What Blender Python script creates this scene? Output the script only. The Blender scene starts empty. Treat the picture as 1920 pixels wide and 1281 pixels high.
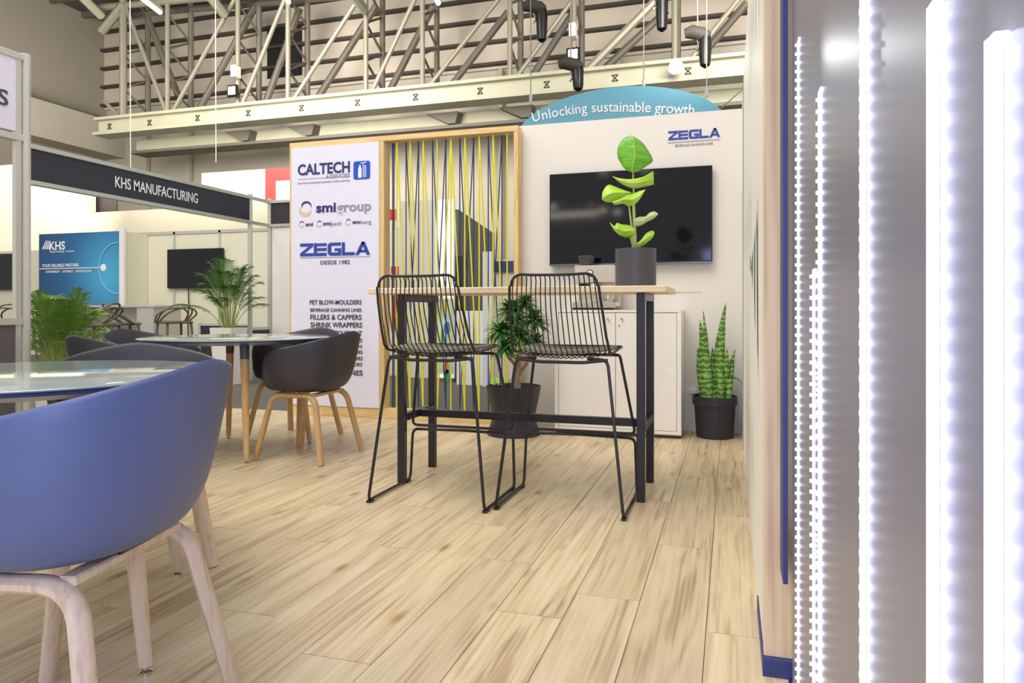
import bpy, math, random
from mathutils import Vector, Matrix
random.seed(7)
C = bpy.context.scene.collection
PI = math.pi
# ------------------------------------------------------------------ camera, world, lights
F, HOR, CAM, YAW = 1330.0, 580.0, 0.93, math.radians(17.1)
S_, C_ = math.sin(YAW), math.cos(YAW)
cam_d = bpy.data.cameras.new('camera'); cam = bpy.data.objects.new('camera', cam_d); C.objects.link(cam)
cam_d.sensor_width = 36; cam_d.lens = 36*F/1920; cam_d.shift_y = -(640.5-HOR)/1920
cam_d.clip_start = 0.02; cam_d.clip_end = 200
cam.location = (0, 0, CAM); cam.rotation_euler = (PI/2, 0, YAW)
bpy.context.scene.camera = cam
w = bpy.data.worlds.new('hall_air'); bpy.context.scene.world = w; w.use_nodes = True
w.node_tree.nodes['Background'].inputs[0].default_value = (1.0, 0.97, 0.93, 1)
w.node_tree.nodes['Background'].inputs[1].default_value = 0.72
def area(name, loc, size, energy, col, target=None, sy=None, spread=180):
    l = bpy.data.lights.new(name, 'AREA'); l.energy = energy; l.color = col; l.size = size
    l.spread = math.radians(spread)
    if sy: l.shape = 'RECTANGLE'; l.size_y = sy
    o = bpy.data.objects.new(name, l); C.objects.link(o); o.location = loc
    if target is not None:
        o.rotation_euler = (Vector(target)-Vector(loc)).to_track_quat('-Z', 'Y').to_euler()
    return o
area('hall_fill', (-2.5, 1.0, 6.5), 4.0, 260, (1, .96, .9), (-2.0, 3.2, 0))  # added overhead fill for soft shadows on the stand
area('hall_fill', (-8, 5, 8), 5.0, 420, (1, .95, .85), (-10, 9, 0))
area('hall_fill', (-12, 10.5, 8), 6.0, 1050, (1, .94, .84), (-14, 24, 8.0), None, 95)  # fill light added to brighten the far hall wall
area('hall_fill', (2, 10.5, 8), 6.0, 780, (1, .94, .84), (0, 24, 8.0), None, 95)  # second added fill, for the right part of the far wall
area('hall_fill', (-16, 11, 5), 6.0, 800, (1, .94, .84), (-26, 16, 8), None, 110)  # added fill that brightens the left hall wall
area('led_wall_glow', (0.10, -0.45, 1.0), 1.3, 62, (.45, .54, 1), (-1.6, .9, .6), 1.8)
vs = bpy.context.scene.view_settings
vs.view_transform = 'Standard'; vs.look = 'None'; vs.gamma = 1; vs.use_curve_mapping = False; vs.exposure = 0.12

# ------------------------------------------------------------------ photograph geometry helpers
def P(px, py, z):
    t = (px-960)/F; xc = t*z
    return Vector((xc*C_-z*S_, xc*S_+z*C_, CAM+(HOR-py)/F*z))
def PY(px, py, Y):
    t = (px-960)/F; return P(px, py, Y/(t*S_+C_))
def PX(px, py, X):
    t = (px-960)/F; return P(px, py, X/(t*C_-S_))
def GR(px, py): return P(px, py, F*CAM/(py-HOR))
# ------------------------------------------------------------------ materials
def rgb(r, g, b):
    f = lambda v: (v/255/12.92) if v/255 <= .04045 else ((v/255+.055)/1.055)**2.4
    return (f(r), f(g), f(b), 1)
MATS = {}
def mat(name, col, rough=.5, metal=0, noise=0, nscale=20, emit=0, coat=0, bump=0, spec=.5, trans=0, stretch=(1,1,1), ecol=None):
    if name in MATS: return MATS[name]
    m = bpy.data.materials.new(name); m.use_nodes = True; nt = m.node_tree; b = nt.nodes['Principled BSDF']
    b.inputs['Base Color'].default_value = col; b.inputs['Roughness'].default_value = rough
    b.inputs['Metallic'].default_value = metal; b.inputs['Coat Weight'].default_value = coat
    b.inputs['Specular IOR Level'].default_value = spec
    if trans: b.inputs['Transmission Weight'].default_value = trans
    if emit:
        b.inputs['Emission Color'].default_value = ecol or col; b.inputs['Emission Strength'].default_value = emit
    tc = nt.nodes.new('ShaderNodeTexCoord'); mp = nt.nodes.new('ShaderNodeMapping'); nt.links.new(tc.outputs['Object'], mp.inputs[0])
    mp.inputs['Scale'].default_value = stretch
    n = nt.nodes.new('ShaderNodeTexNoise'); n.inputs['Scale'].default_value = nscale; n.inputs['Detail'].default_value = 5
    nt.links.new(mp.outputs[0], n.inputs[0])
    mr = nt.nodes.new('ShaderNodeMapRange'); nt.links.new(n.outputs[0], mr.inputs[0])
    mr.inputs[1].default_value = .3; mr.inputs[2].default_value = .7
    k = max(noise, .02); mr.inputs[3].default_value = 1-k; mr.inputs[4].default_value = 1+k*.6
    mx = nt.nodes.new('ShaderNodeMix'); mx.data_type = 'RGBA'; mx.blend_type = 'MULTIPLY'; mx.inputs[0].default_value = 1
    mx.inputs[6].default_value = col; nt.links.new(mr.outputs[0], mx.inputs[7]); nt.links.new(mx.outputs[2], b.inputs['Base Color'])
    if bump:
        bp = nt.nodes.new('ShaderNodeBump'); bp.inputs['Strength'].default_value = bump; bp.inputs['Distance'].default_value = .002
        nt.links.new(n.outputs[0], bp.inputs['Height']); nt.links.new(bp.outputs[0], b.inputs['Normal'])
    MATS[name] = m; return m
def wood(name, c1, c2, c3, axis=1, scale=1.0, rough=.45, knots=.6, rand=.12, clear=0):
    m = bpy.data.materials.new(name); m.use_nodes = True; nt = m.node_tree; L = nt.links; N = nt.nodes
    b = N['Principled BSDF']; b.inputs['Roughness'].default_value = rough; b.inputs['Coat Weight'].default_value = clear; b.inputs['Coat Roughness'].default_value=.3
    tc = N.new('ShaderNodeTexCoord'); oi = N.new('ShaderNodeObjectInfo')
    mul = N.new('ShaderNodeVectorMath'); mul.operation = 'SCALE'; mul.inputs['Scale'].default_value = 37.0
    cmb = N.new('ShaderNodeCombineXYZ')
    for i in range(3): L.new(oi.outputs['Random'], cmb.inputs[i])
    L.new(cmb.outputs[0], mul.inputs[0])
    add = N.new('ShaderNodeVectorMath'); L.new(tc.outputs['Object'], add.inputs[0]); L.new(mul.outputs[0], add.inputs[1])
    mp = N.new('ShaderNodeMapping'); s = [9*scale]*3; s[axis] = .9*scale; mp.inputs['Scale'].default_value = s; L.new(add.outputs[0], mp.inputs[0])
    n1 = N.new('ShaderNodeTexNoise'); n1.inputs['Scale'].default_value = 1.0; n1.inputs['Detail'].default_value = 3; n1.inputs['Distortion'].default_value = .25; L.new(mp.outputs[0], n1.inputs[0])
    # rings from the low noise
    mm = N.new('ShaderNodeMath'); mm.operation = 'MULTIPLY'; mm.inputs[1].default_value = 34; L.new(n1.outputs[0], mm.inputs[0])
    sn = N.new('ShaderNodeMath'); sn.operation = 'SINE'; L.new(mm.outputs[0], sn.inputs[0])
    mp2 = N.new('ShaderNodeMapping'); s2 = [90*scale]*3; s2[axis] = 1.6*scale; mp2.inputs['Scale'].default_value = s2; L.new(add.outputs[0], mp2.inputs[0])
    n2 = N.new('ShaderNodeTexNoise'); n2.inputs['Scale'].default_value = 1.0; n2.inputs['Detail'].default_value = 6; L.new(mp2.outputs[0], n2.inputs[0])
    a = N.new('ShaderNodeMath'); a.operation = 'MULTIPLY_ADD'; a.inputs[1].default_value = .07; L.new(sn.outputs[0], a.inputs[0])
    n1m = N.new('ShaderNodeMath'); n1m.operation = 'MULTIPLY_ADD'; n1m.inputs[1].default_value = .45; L.new(n1.outputs[0], n1m.inputs[0]); n2s = N.new('ShaderNodeMath'); n2s.operation = 'MULTIPLY'; n2s.inputs[1].default_value = .62; L.new(n2.outputs[0], n2s.inputs[0]); L.new(n2s.outputs[0], n1m.inputs[2])
    sb = N.new('ShaderNodeMath'); sb.operation = 'SUBTRACT'; L.new(n1m.outputs[0], sb.inputs[0]); sb.inputs[1].default_value = .06
    L.new(sb.outputs[0], a.inputs[2])
    cr = N.new('ShaderNodeValToRGB'); L.new(a.outputs[0], cr.inputs[0]); e = cr.color_ramp.elements
    e[0].position = .22; e[0].color = c3; e[1].position = .72; e[1].color = c1
    x = cr.color_ramp.elements.new(.45); x.color = c2
    mpk = N.new('ShaderNodeMapping'); sk = [5.0*scale]*3; sk[axis] = 1.9*scale; mpk.inputs['Scale'].default_value = sk; L.new(add.outputs[0], mpk.inputs[0])
    vo = N.new('ShaderNodeTexVoronoi'); vo.inputs['Scale'].default_value = 1.0; L.new(mpk.outputs[0], vo.inputs[0])
    kr = N.new('ShaderNodeMapRange'); L.new(vo.outputs['Distance'], kr.inputs[0]); kr.inputs[1].default_value = .02; kr.inputs[2].default_value = .13; kr.inputs[3].default_value = 1-knots; kr.inputs[4].default_value = 1
    mx = N.new('ShaderNodeMix'); mx.data_type = 'RGBA'; mx.blend_type = 'MULTIPLY'; mx.inputs[0].default_value = 1
    kc = N.new('ShaderNodeCombineColor'); kp = N.new('ShaderNodeMath'); kp.operation = 'POWER'; kp.inputs[1].default_value = 1.8; kq = N.new('ShaderNodeMath'); kq.operation = 'POWER'; kq.inputs[1].default_value = .7
    L.new(kr.outputs[0], kp.inputs[0]); L.new(kr.outputs[0], kq.inputs[0]); L.new(kq.outputs[0], kc.inputs[0]); L.new(kr.outputs[0], kc.inputs[1]); L.new(kp.outputs[0], kc.inputs[2])
    L.new(cr.outputs[0], mx.inputs[6]); L.new(kc.outputs[0], mx.inputs[7])
    rr = N.new('ShaderNodeMapRange'); L.new(oi.outputs['Random'], rr.inputs[0]); rr.inputs[3].default_value = 1-rand; rr.inputs[4].default_value = 1+rand*.6
    mx2 = N.new('ShaderNodeMix'); mx2.data_type = 'RGBA'; mx2.blend_type = 'MULTIPLY'; mx2.inputs[0].default_value = 1
    L.new(mx.outputs[2], mx2.inputs[6]); L.new(rr.outputs[0], mx2.inputs[7]); L.new(mx2.outputs[2], b.inputs['Base Color'])
    bp = N.new('ShaderNodeBump'); bp.inputs['Strength'].default_value = .15; bp.inputs['Distance'].default_value = .001
    L.new(a.outputs[0], bp.inputs['Height']); L.new(bp.outputs[0], b.inputs['Normal'])
    MATS[name] = m; return m
M_plank = wood('oak_plank', rgb(224,206,172), rgb(206,186,150), rgb(158,130,98), 1, 1.0, .4, .55, .09, .08)
M_pine = wood('pine', rgb(240,212,155), rgb(228,196,135), rgb(200,160,98), 2, 1.3, .55, .35, .05)
M_pineX = wood('pine_lengthwise', rgb(240,212,155), rgb(228,196,135), rgb(200,160,98), 0, 1.3, .55, .35, .05)
M_stud = wood('pale_stud', rgb(240,218,180), rgb(230,204,164), rgb(200,168,128), 2, .8, .6, .5, .05)
M_top = wood('pale_tabletop', rgb(236,220,188), rgb(226,206,170), rgb(200,176,136), 0, 1, .5, .3, .05)
M_beech = wood('beech', rgb(222,184,132), rgb(210,170,118), rgb(180,138,90), 2, 1.5, .45, .1, .1)
M_beech_pale = wood('pale_beech', rgb(226,206,178), rgb(214,192,162), rgb(186,160,130), 2, 1.5, .45, .1, .1)
M_black = mat('black_powder_coat', rgb(30,29,32), .38)
M_leg = mat('black_steel', rgb(34,33,40), .3)
M_shell = mat('black_plastic', rgb(44,44,54), .5, noise=.03, spec=.8)
M_sheenshell = mat('led_sheen_plastic', rgb(82,96,136), .45, noise=.03, spec=.7)  # black shell with the bluish LED sheen put into its base colour
M_navy = mat('navy_paint', rgb(52,62,120), .5, noise=.12, nscale=40)
M_white = mat('white_panel', rgb(240,236,230), .55)
M_wall = mat('white_wall_paint', rgb(232,226,218), .6, noise=.015, nscale=3)
M_wallr = mat('white_wall_print_base', rgb(240,238,230), .55)
M_cab = mat('white_laminate', rgb(240,236,228), .3)
M_gap = mat('dark_gap', rgb(70,60,50), .8)
M_screen = mat('screen_glass', rgb(10,8,18), .07, spec=.35)
M_bezel = mat('black_bezel', rgb(14,13,16), .3)
M_alu = mat('aluminium_profile', rgb(205,205,195), .35, metal=.5)
M_steel = mat('brushed_steel', rgb(215,205,190), .25, metal=1)
M_chrome = mat('chrome', rgb(210,210,210), .12, metal=1)
M_cream = mat('cream_panel', rgb(232,228,205), .7, noise=.02, nscale=2)
M_cream2 = mat('cream_wall', rgb(190,185,164), .8, noise=.03, nscale=1)
M_hall = mat('hall_plaster', rgb(176,170,156), .85, noise=.08, nscale=.35)
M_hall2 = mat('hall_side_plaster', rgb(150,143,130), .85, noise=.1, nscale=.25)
M_clad = mat('hall_cladding', rgb(186,176,162), .8, noise=.05, nscale=.4)
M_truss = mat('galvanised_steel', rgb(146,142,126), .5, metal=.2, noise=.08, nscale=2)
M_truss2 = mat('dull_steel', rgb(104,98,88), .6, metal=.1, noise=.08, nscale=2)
M_beam = mat('beam_paint', rgb(176,174,152), .5, noise=.06, nscale=2)
M_dark = mat('dark_purlin', rgb(62,56,50), .7)
M_carpet = mat('grey_carpet', rgb(98,96,88), .95, noise=.2, nscale=60)
M_fascia = mat('charcoal_fascia', rgb(48,47,60), .5, noise=.03)
M_txtw = mat('white_lettering', rgb(250,250,250), .5)
M_blue = mat('royal_blue_lettering', rgb(45,68,165), .5)
M_blue2 = mat('navy_lettering', rgb(48,44,110), .5)
M_ink = mat('charcoal_lettering', rgb(70,68,84), .5)
M_inkl = mat('grey_lettering', rgb(150,150,165), .5)
M_gold = mat('beige_swirl', rgb(225,195,160), .5)
M_red = mat('red_panel', rgb(225,50,48), .5)
M_teal = mat('teal_sign', rgb(92,168,194), .35, noise=.03, nscale=1)
M_slate = mat('slate_blue_sign', rgb(96,136,168), .4)
M_banner = mat('white_banner_fabric', rgb(232,230,246), .6)
M_yellow = mat('yellow_cord', rgb(228,220,50), .6)
M_ncord = mat('navy_cord', rgb(50,66,100), .6)
M_pot = mat('charcoal_pot', rgb(74,72,74), .45)
M_potb = mat('black_plastic_pot', rgb(38,37,46), .4)
M_soil = mat('soil', rgb(50,40,32), .9, noise=.4, nscale=60)
M_palm = mat('palm_leaf', rgb(110,150,60), .4, noise=.35, nscale=6)
M_palmd = mat('dark_palm_leaf', rgb(70,116,44), .4, noise=.4, nscale=6)
M_palms = mat('palm_stem', rgb(150,165,80), .5, noise=.2)
M_drac = mat('dracaena_leaf', rgb(72,130,52), .35, noise=.4, nscale=14)
M_bark = mat('grey_bark', rgb(165,145,120), .8, noise=.3, nscale=40, bump=.4)
M_bird = mat('bright_leaf', rgb(172,218,62), .32, noise=.25, nscale=12)
M_birdd = mat('mid_green_leaf', rgb(112,185,50), .32, noise=.3, nscale=30, stretch=(.3,.3,4))
M_stem = mat('pale_stem', rgb(190,210,130), .4)
M_glass = mat('table_grey_glass', rgb(160,172,170), .12, coat=.5)
M_tedge = mat('table_blue_edge', rgb(70,84,130), .3)
M_collar = mat('grey_collar', rgb(84,86,104), .4)
M_pad = mat('grey_seat_pad', rgb(128,126,114), .7)
M_led = mat('led_strip', (1,.96,.98,1), .5, emit=3.2, ecol=(.62,.66,1,1))
M_bead = mat('led_bead', (1,.97,1,1), .5, emit=4.5, ecol=(.72,.76,1,1))
M_lamp = mat('lamp_tube', (1,.95,.8,1), .5, emit=9, ecol=(1,.95,.8,1))
M_flood = mat('flood_lens', (1,1,1,1), .5, emit=220, ecol=(.95,1,1,1))
M_ledpanel = mat('led_wall_panel', rgb(142,142,158), .34, metal=.3, noise=.03, nscale=8, stretch=(1,1,.3))
M_print = mat('green_grey_print', rgb(120,138,128), .6)
M_printl = mat('pale_grey_print', rgb(170,172,165), .6)
# snake plant leaf
def snake_mat():
    m = bpy.data.materials.new('banded_leaf'); m.use_nodes = True; nt = m.node_tree; L = nt.links; N = nt.nodes
    b = N['Principled BSDF']; b.inputs['Roughness'].default_value = .35
    tc = N.new('ShaderNodeTexCoord'); wv = N.new('ShaderNodeTexWave'); wv.bands_direction = 'Z'; wv.inputs['Scale'].default_value = 8
    wv.inputs['Distortion'].default_value = 6; wv.inputs['Detail'].default_value = 3; wv.inputs['Detail Scale'].default_value = 4
    L.new(tc.outputs['Object'], wv.inputs[0]); cr = N.new('ShaderNodeValToRGB'); L.new(wv.outputs[0], cr.inputs[0])
    cr.color_ramp.elements[0].color = rgb(66,112,46); cr.color_ramp.elements[1].color = rgb(146,186,84); cr.color_ramp.elements[0].position=.3
    L.new(cr.outputs[0], b.inputs['Base Color']); return m
M_snake = snake_mat()
def poster_mat():
    m = bpy.data.materials.new('blue_poster_print'); m.use_nodes = True; nt = m.node_tree; L = nt.links; N = nt.nodes
    b = N['Principled BSDF']; b.inputs['Roughness'].default_value = .5
    tc = N.new('ShaderNodeTexCoord'); mp = N.new('ShaderNodeMapping'); L.new(tc.outputs['Generated'], mp.inputs[0])
    mp.inputs['Location'].default_value = (-.85, 0, -.62); mp.inputs['Scale'].default_value = (1, 0, 1)
    g = N.new('ShaderNodeTexGradient'); g.gradient_type = 'SPHERICAL'; L.new(mp.outputs[0], g.inputs[0])
    cr = N.new('ShaderNodeValToRGB'); L.new(g.outputs[0], cr.inputs[0])
    cr.color_ramp.elements[0].color = rgb(28,64,112); cr.color_ramp.elements[1].color = rgb(80,180,225); x = cr.color_ramp.elements.new(.5); x.color = rgb(36,104,160)
    L.new(cr.outputs[0], b.inputs['Base Color']); return m
M_poster = poster_mat()
# ------------------------------------------------------------------ geometry
class G:
    def __init__(s): s.v = []; s.f = []
    def add(s, vs, fs):
        o = len(s.v); s.v += [Vector(x) for x in vs]; s.f += [tuple(o+i for i in f) for f in fs]; return s
    def box(s, a, b, ch=0):
        x0,y0,z0 = [min(a[i],b[i]) for i in range(3)]; x1,y1,z1 = [max(a[i],b[i]) for i in range(3)]
        if ch <= 0:
            vs = [(x0,y0,z0),(x1,y0,z0),(x1,y1,z0),(x0,y1,z0),(x0,y0,z1),(x1,y0,z1),(x1,y1,z1),(x0,y1,z1)]
            return s.add(vs, [(3,2,1,0),(4,5,6,7),(0,1,5,4),(1,2,6,5),(2,3,7,6),(3,0,4,7)])
        c = min(ch, (x1-x0)*.45, (y1-y0)*.45, (z1-z0)*.45)
        vs = []; 
        for z, k in ((z0,c),(z0+c,0),(z1-c,0),(z1,c)):
            # octagonal ring
            xa,xb,ya,yb = x0+k, x1-k, y0+k, y1-k; e = c if k == 0 else c*.4
            vs += [(xa+e,ya,z),(xb-e,ya,z),(xb,ya+e,z),(xb,yb-e,z),(xb-e,yb,z),(xa+e,yb,z),(xa,yb-e,z),(xa,ya+e,z)]
        fs = [tuple(range(7,-1,-1)), tuple(range(24,32))]
        for r in range(3):
            for i in range(8):
                j = (i+1)%8; fs.append((r*8+i, r*8+j, (r+1)*8+j, (r+1)*8+i))
        return s.add(vs, fs)
    def tube(s, path, r, n=8, closed=False, w=None, cap=True, up=None):
        path = [Vector(p) for p in path]; m = len(path); rs = r if isinstance(r, (list,tuple)) else [r]*m
        vs = []; prev = None
        for i, p in enumerate(path):
            if closed: d = path[(i+1)%m]-path[i-1]
            else: d = path[min(i+1,m-1)]-path[max(i-1,0)]
            d.normalize()
            if prev is None:
                ref = Vector(up) if up else (Vector((0,0,1)) if abs(d.z) < .9 else Vector((0,1,0)))
                a = ref - d*ref.dot(d); a.normalize()
            else: a = prev - d*prev.dot(d); a.normalize()
            prev = a; b = d.cross(a)
            for k in range(n):
                t = 2*PI*k/n + (PI/4 if n == 4 else 0)
                kk = (w if w else 1.0)
                vs.append(p + a*math.cos(t)*rs[i] + b*math.sin(t)*rs[i]*kk)
        fs = []
        for i in range(m if closed else m-1):
            for k in range(n):
                j = (i+1)%m; l = (k+1)%n; fs.append((i*n+k, i*n+l, j*n+l, j*n+k))
        if cap and not closed: fs += [tuple(range(n-1,-1,-1)), tuple((m-1)*n+k for k in range(n))]
        return s.add(vs, fs)
    def lathe(s, prof, c=(0,0,0), n=32):
        m = len(prof); vs = []
        for r, z in prof:
            for k in range(n): vs.append((c[0]+r*math.cos(2*PI*k/n), c[1]+r*math.sin(2*PI*k/n), c[2]+z))
        fs = [(i*n+k, i*n+(k+1)%n, (i+1)*n+(k+1)%n, (i+1)*n+k) for i in range(m-1) for k in range(n)]
        if prof[0][0] > 1e-4: fs.append(tuple(range(n-1,-1,-1)))
        if prof[-1][0] > 1e-4: fs.append(tuple((m-1)*n+k for k in range(n)))
        return s.add(vs, fs)
    def poly(s, pts, nrm):      # extruded flat polygon; nrm = thickness vector
        n = len(pts); pts = [Vector(p) for p in pts]; nrm = Vector(nrm)
        vs = pts+[p+nrm for p in pts]
        return s.add(vs, [tuple(range(n)), tuple(range(2*n-1, n-1, -1))]+[(i, i+n, (i+1)%n+n, (i+1)%n) for i in range(n)])
    def blade(s, mid, wid, side, fold=.3, nrm=None, k=1):   # leaf strip with a creased midrib
        mid = [Vector(p) for p in mid]; m = len(mid); vs = []
        for i, p in enumerate(mid):
            d = (mid[min(i+1,m-1)]-mid[max(i-1,0)]).normalized(); sd = Vector(side); sd = (sd-d*sd.dot(d)).normalized(); nn = d.cross(sd)
            w_ = wid[i]; wl, wr = (w_ if isinstance(w_, tuple) else (w_, w_))
            vs += [p-sd*wl+nn*wl*fold, p, p+sd*wr+nn*wr*fold]
        fs = []
        for i in range(m-1):
            a = i*3; fs += [(a,a+1,a+4,a+3),(a+1,a+2,a+5,a+4)]
        return s.add(vs, fs)
def fillet(pts, r, k=5):
    pts = [Vector(p) for p in pts]; out = [pts[0]]
    for i in range(1, len(pts)-1):
        a, b, c = pts[i-1], pts[i], pts[i+1]; d1 = (a-b); d2 = (c-b)
        rr = min(r, d1.length*.48, d2.length*.48); p0 = b+d1.normalized()*rr; p1 = b+d2.normalized()*rr
        for j in range(k+1):
            t = j/k; out.append(p0*(1-t)**2+b*2*t*(1-t)+p1*t*t)
    out.append(pts[-1]); return out
def mesh_of(name, g, m, smooth=False):
    me = bpy.data.meshes.new(name); me.from_pydata([tuple(v) for v in g.v], [], g.f); me.materials.append(m)
    if smooth:
        for p in me.polygons: p.use_smooth = True
        try: me.set_sharp_from_angle(angle=math.radians(40))
        except Exception: pass
    me.update(); return me
def props(o, label=None, cat=None, group=None, kind=None):
    if label: o['label'] = label
    if cat: o['category'] = cat
    if group: o['group'] = group
    if kind: o['kind'] = kind
    return o
def thing(name, label, cat, loc=(0,0,0), rotz=0, group=None):
    o = bpy.data.objects.new(name, None); C.objects.link(o); o.location = loc; o.rotation_euler = (0,0,rotz); o.empty_display_size = .1
    return props(o, label, cat, group)
def root_off(p):
    v = Vector((0,0,0))
    while p is not None: v += p.location; p = p.parent
    return v
def part(name, g, m, parent=None, world=True, smooth=False, label=None, kind=None, solid=0, bevel=0, origin=False, subs=0):
    """world=True: g is in world coordinates (parents unrotated)"""
    off = root_off(parent) if (world and parent is not None) else Vector((0,0,0))
    g2 = G(); g2.v = [v-off for v in g.v]; g2.f = g.f
    org = Vector((0,0,0))
    if origin:
        org = sum(g2.v, Vector((0,0,0)))/len(g2.v); g2.v = [v-org for v in g2.v]
    o = bpy.data.objects.new(name, mesh_of(name, g2, m, smooth)); C.objects.link(o); o.location = org
    if parent is not None: o.parent = parent
    if solid:
        md = o.modifiers.new('thickness', 'SOLIDIFY'); md.thickness = solid; md.offset = 0
    if bevel:
        md = o.modifiers.new('bevel', 'BEVEL'); md.width = bevel; md.segments = 2; md.limit_method = 'ANGLE'
    if subs:
        md = o.modifiers.new('sub', 'SUBSURF'); md.levels = subs; md.render_levels = subs
    return props(o, label=label, kind=kind)
def structure(name, g, m, **k):
    o = part(name, g, m, None, **k); o['kind'] = 'structure'; return o
def tag(o, label, cat, group=None): return props(o, label, cat, group)
def dup(o, parent=None):
    c = o.copy(); C.objects.link(c)
    if parent is not None: c.parent = parent; c.matrix_parent_inverse = o.matrix_parent_inverse
    for ch in list(o.children): dup(ch, c)
    return c
_cap = {}
def text_mesh(s, bold=0.0):
    cu = bpy.data.curves.new('t', 'FONT'); cu.body = s; cu.size = 1; cu.offset = bold; cu.extrude = .5; cu.resolution_u = 3
    o = bpy.data.objects.new('t', cu); me = bpy.data.meshes.new_from_object(o)
    vs = [v.co.copy() for v in me.vertices]; fs = [tuple(p.vertices) for p in me.polygons]
    bpy.data.objects.remove(o); bpy.data.meshes.remove(me); return vs, fs
def cap_h():
    if 'h' not in _cap:
        v, _ = text_mesh('H'); _cap['h'] = max(p.y for p in v)-min(p.y for p in v)
    return _cap['h']
def text_g(s, p0, u, width, cap, th=.002, bold=0.0, n=None, up=(0,0,1), g=None):
    """p0 baseline left; u reading direction; the face looks along n"""
    v, f = text_mesh(s, bold); u = Vector(u).normalized(); up = Vector(up); n = Vector(n) if n else u.cross(up)
    x0 = min(p.x for p in v); x1 = max(p.x for p in v); kx = width/(x1-x0); ky = cap/cap_h()
    g = g or G(); g.add([Vector(p0)+u*(p.x-x0)*kx+up*p.y*ky+n*(p.z+.5)*th for p in v], f); return g
def text_wall(s, px0, px1, pyb, cap_px, Y, bold=0.0, g=None, pybR=None, th=.003):
    a = PY(px0, pyb, Y); b = PY(px1, pybR if pybR else pyb, Y); k = (a-PY(px0, pyb-cap_px, Y)).length
    a.z = (a.z+b.z)/2 if pybR is None else a.z
    return text_g(s, a, (1,0,0), b.x-a.x, k, th, bold, n=(0,-1,0), g=g)

def zegla(px0, px1, pyb, cap_px, Y, th=.003):
    a = PY(px0, pyb, Y); b = PY(px1, pyb, Y); h = (a-PY(px0, pyb-cap_px, Y)).length; Wt = b.x-a.x; g = G()
    cw = Wt/5.12; q = .235
    def pl(i, pts): g.poly([(a.x+cw*(i*1.03+u), Y, a.z+h*v) for u, v in pts], (0,-th,0))
    pl(0, [(0,0),(1,0),(1,q),(0,q)]); pl(0, [(0,1-q),(.98,1-q),(.98,1),(0,1)]); pl(0, [(0,q),(.3,q),(.98,1-q),(.66,1-q)])
    pl(1, [(0,0),(.22,0),(.22,1),(0,1)])
    for v in (0, .5-q*.45, 1-q): pl(1, [(.22,v),(.95,v),(.95,v+q*(.9 if v else 1)),(.22,v+q*(.9 if v else 1))])
    pl(2, [(0,.2),(.12,.03),(.26,0),(.26,1),(.12,.97),(0,.8)]); pl(2, [(.26,0),(.98,0),(.98,q),(.26,q)]); pl(2, [(.26,1-q),(.96,1-q),(.96,1),(.26,1)]); pl(2, [(.76,q),(.98,q),(.98,.56),(.76,.56)]); pl(2, [(.5,.36),(.76,.36),(.76,.56),(.5,.56)])
    pl(3, [(0,0),(.22,0),(.22,1),(0,1)]); pl(3, [(.22,0),(.93,0),(.93,q),(.22,q)])
    pl(4, [(-.05,0),(.19,0),(.52,.72),(.62,1),(.4,1)]); pl(4, [(.76,0),(1.0,0),(.62,1),(.4,1),(.44,.86)]); pl(4, [(.22,.2),(.72,.2),(.66,.38),(.3,.38)])
    return g
# ================================================================== SETTING
# plank floor of the stand
YR = 5.57     # rear wall of the stand
base = G().box((-4.9, -1.2, -.06), (.16, 5.62, -.008)); floor = structure('floor', base, M_gap)
W0 = .208; L0 = 1.22
def plank_g(l):
    g = G(); x = W0/2-.0008; y = l/2-.0013; c = .0014
    vs = [(-x,-y,-.008),(x,-y,-.008),(x,y,-.008),(-x,y,-.008),(-x,-y,-.0018),(x,-y,-.0018),(x,y,-.0018),(-x,y,-.0018),(-x+c,-y+.0004,0),(x-c,-y+.0004,0),(x-c,y-.0004,0),(-x+c,y-.0004,0)]
    return g.add(vs, [(3,2,1,0),(0,1,5,4),(1,2,6,5),(2,3,7,6),(3,0,4,7),(4,5,9,8),(5,6,10,9),(6,7,11,10),(7,4,8,11),(8,9,10,11)])
full = mesh_of('plank', plank_g(L0), M_plank)
joint = {0: 2.12, 1: 2.85, 2: 2.28, 3: 2.08, 4: 2.5}
for i in range(24):
    xc = .141-W0*(i+.5); j = joint.get(i, random.random()*L0); y = j-L0*6
    while y < 5.6:
        a = max(y, -1.15); b_ = min(y+L0, 5.6)
        if b_-a > .03:
            me = full if (b_-a) > L0-.001 else mesh_of('plank', plank_g(b_-a), M_plank)
            o = bpy.data.objects.new('plank', me); C.objects.link(o); o.location = (xc, (a+b_)/2, 0); o.parent = floor
        y += L0
hf = structure('floor', G().box((-30, -3, -.12), (12, 26, -.05)), M_carpet)
# rear wall, right wall
xl = PY(972, 300, YR).x
structure('wall_rear', G().box((xl, YR, -.05), (.25, YR+.08, 2.43)), M_wall)
XR = .083; YE = 1.92; XS = .135
wr = structure('wall_right', G().box((XR, YE+.09, 0), (XS, YR, 2.43)), M_wallr)
# end stud, navy strip and plinth
part('end_stud', G().box((XR-.001, YE, .045), (.158, YE+.045, 2.43), .002), M_stud, wr)
part('sole_plate', G().box((XR-.004, YE-.015, -.01), (.20, YE+.4, .045)), M_navy, wr, label='navy painted base of the wall end')
part('navy_strip', G().box((.1215, YE-.1, .27), (.1325, YE-.001, 2.43)), M_navy, wr, label='navy painted strip beside the pale end stud')
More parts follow.
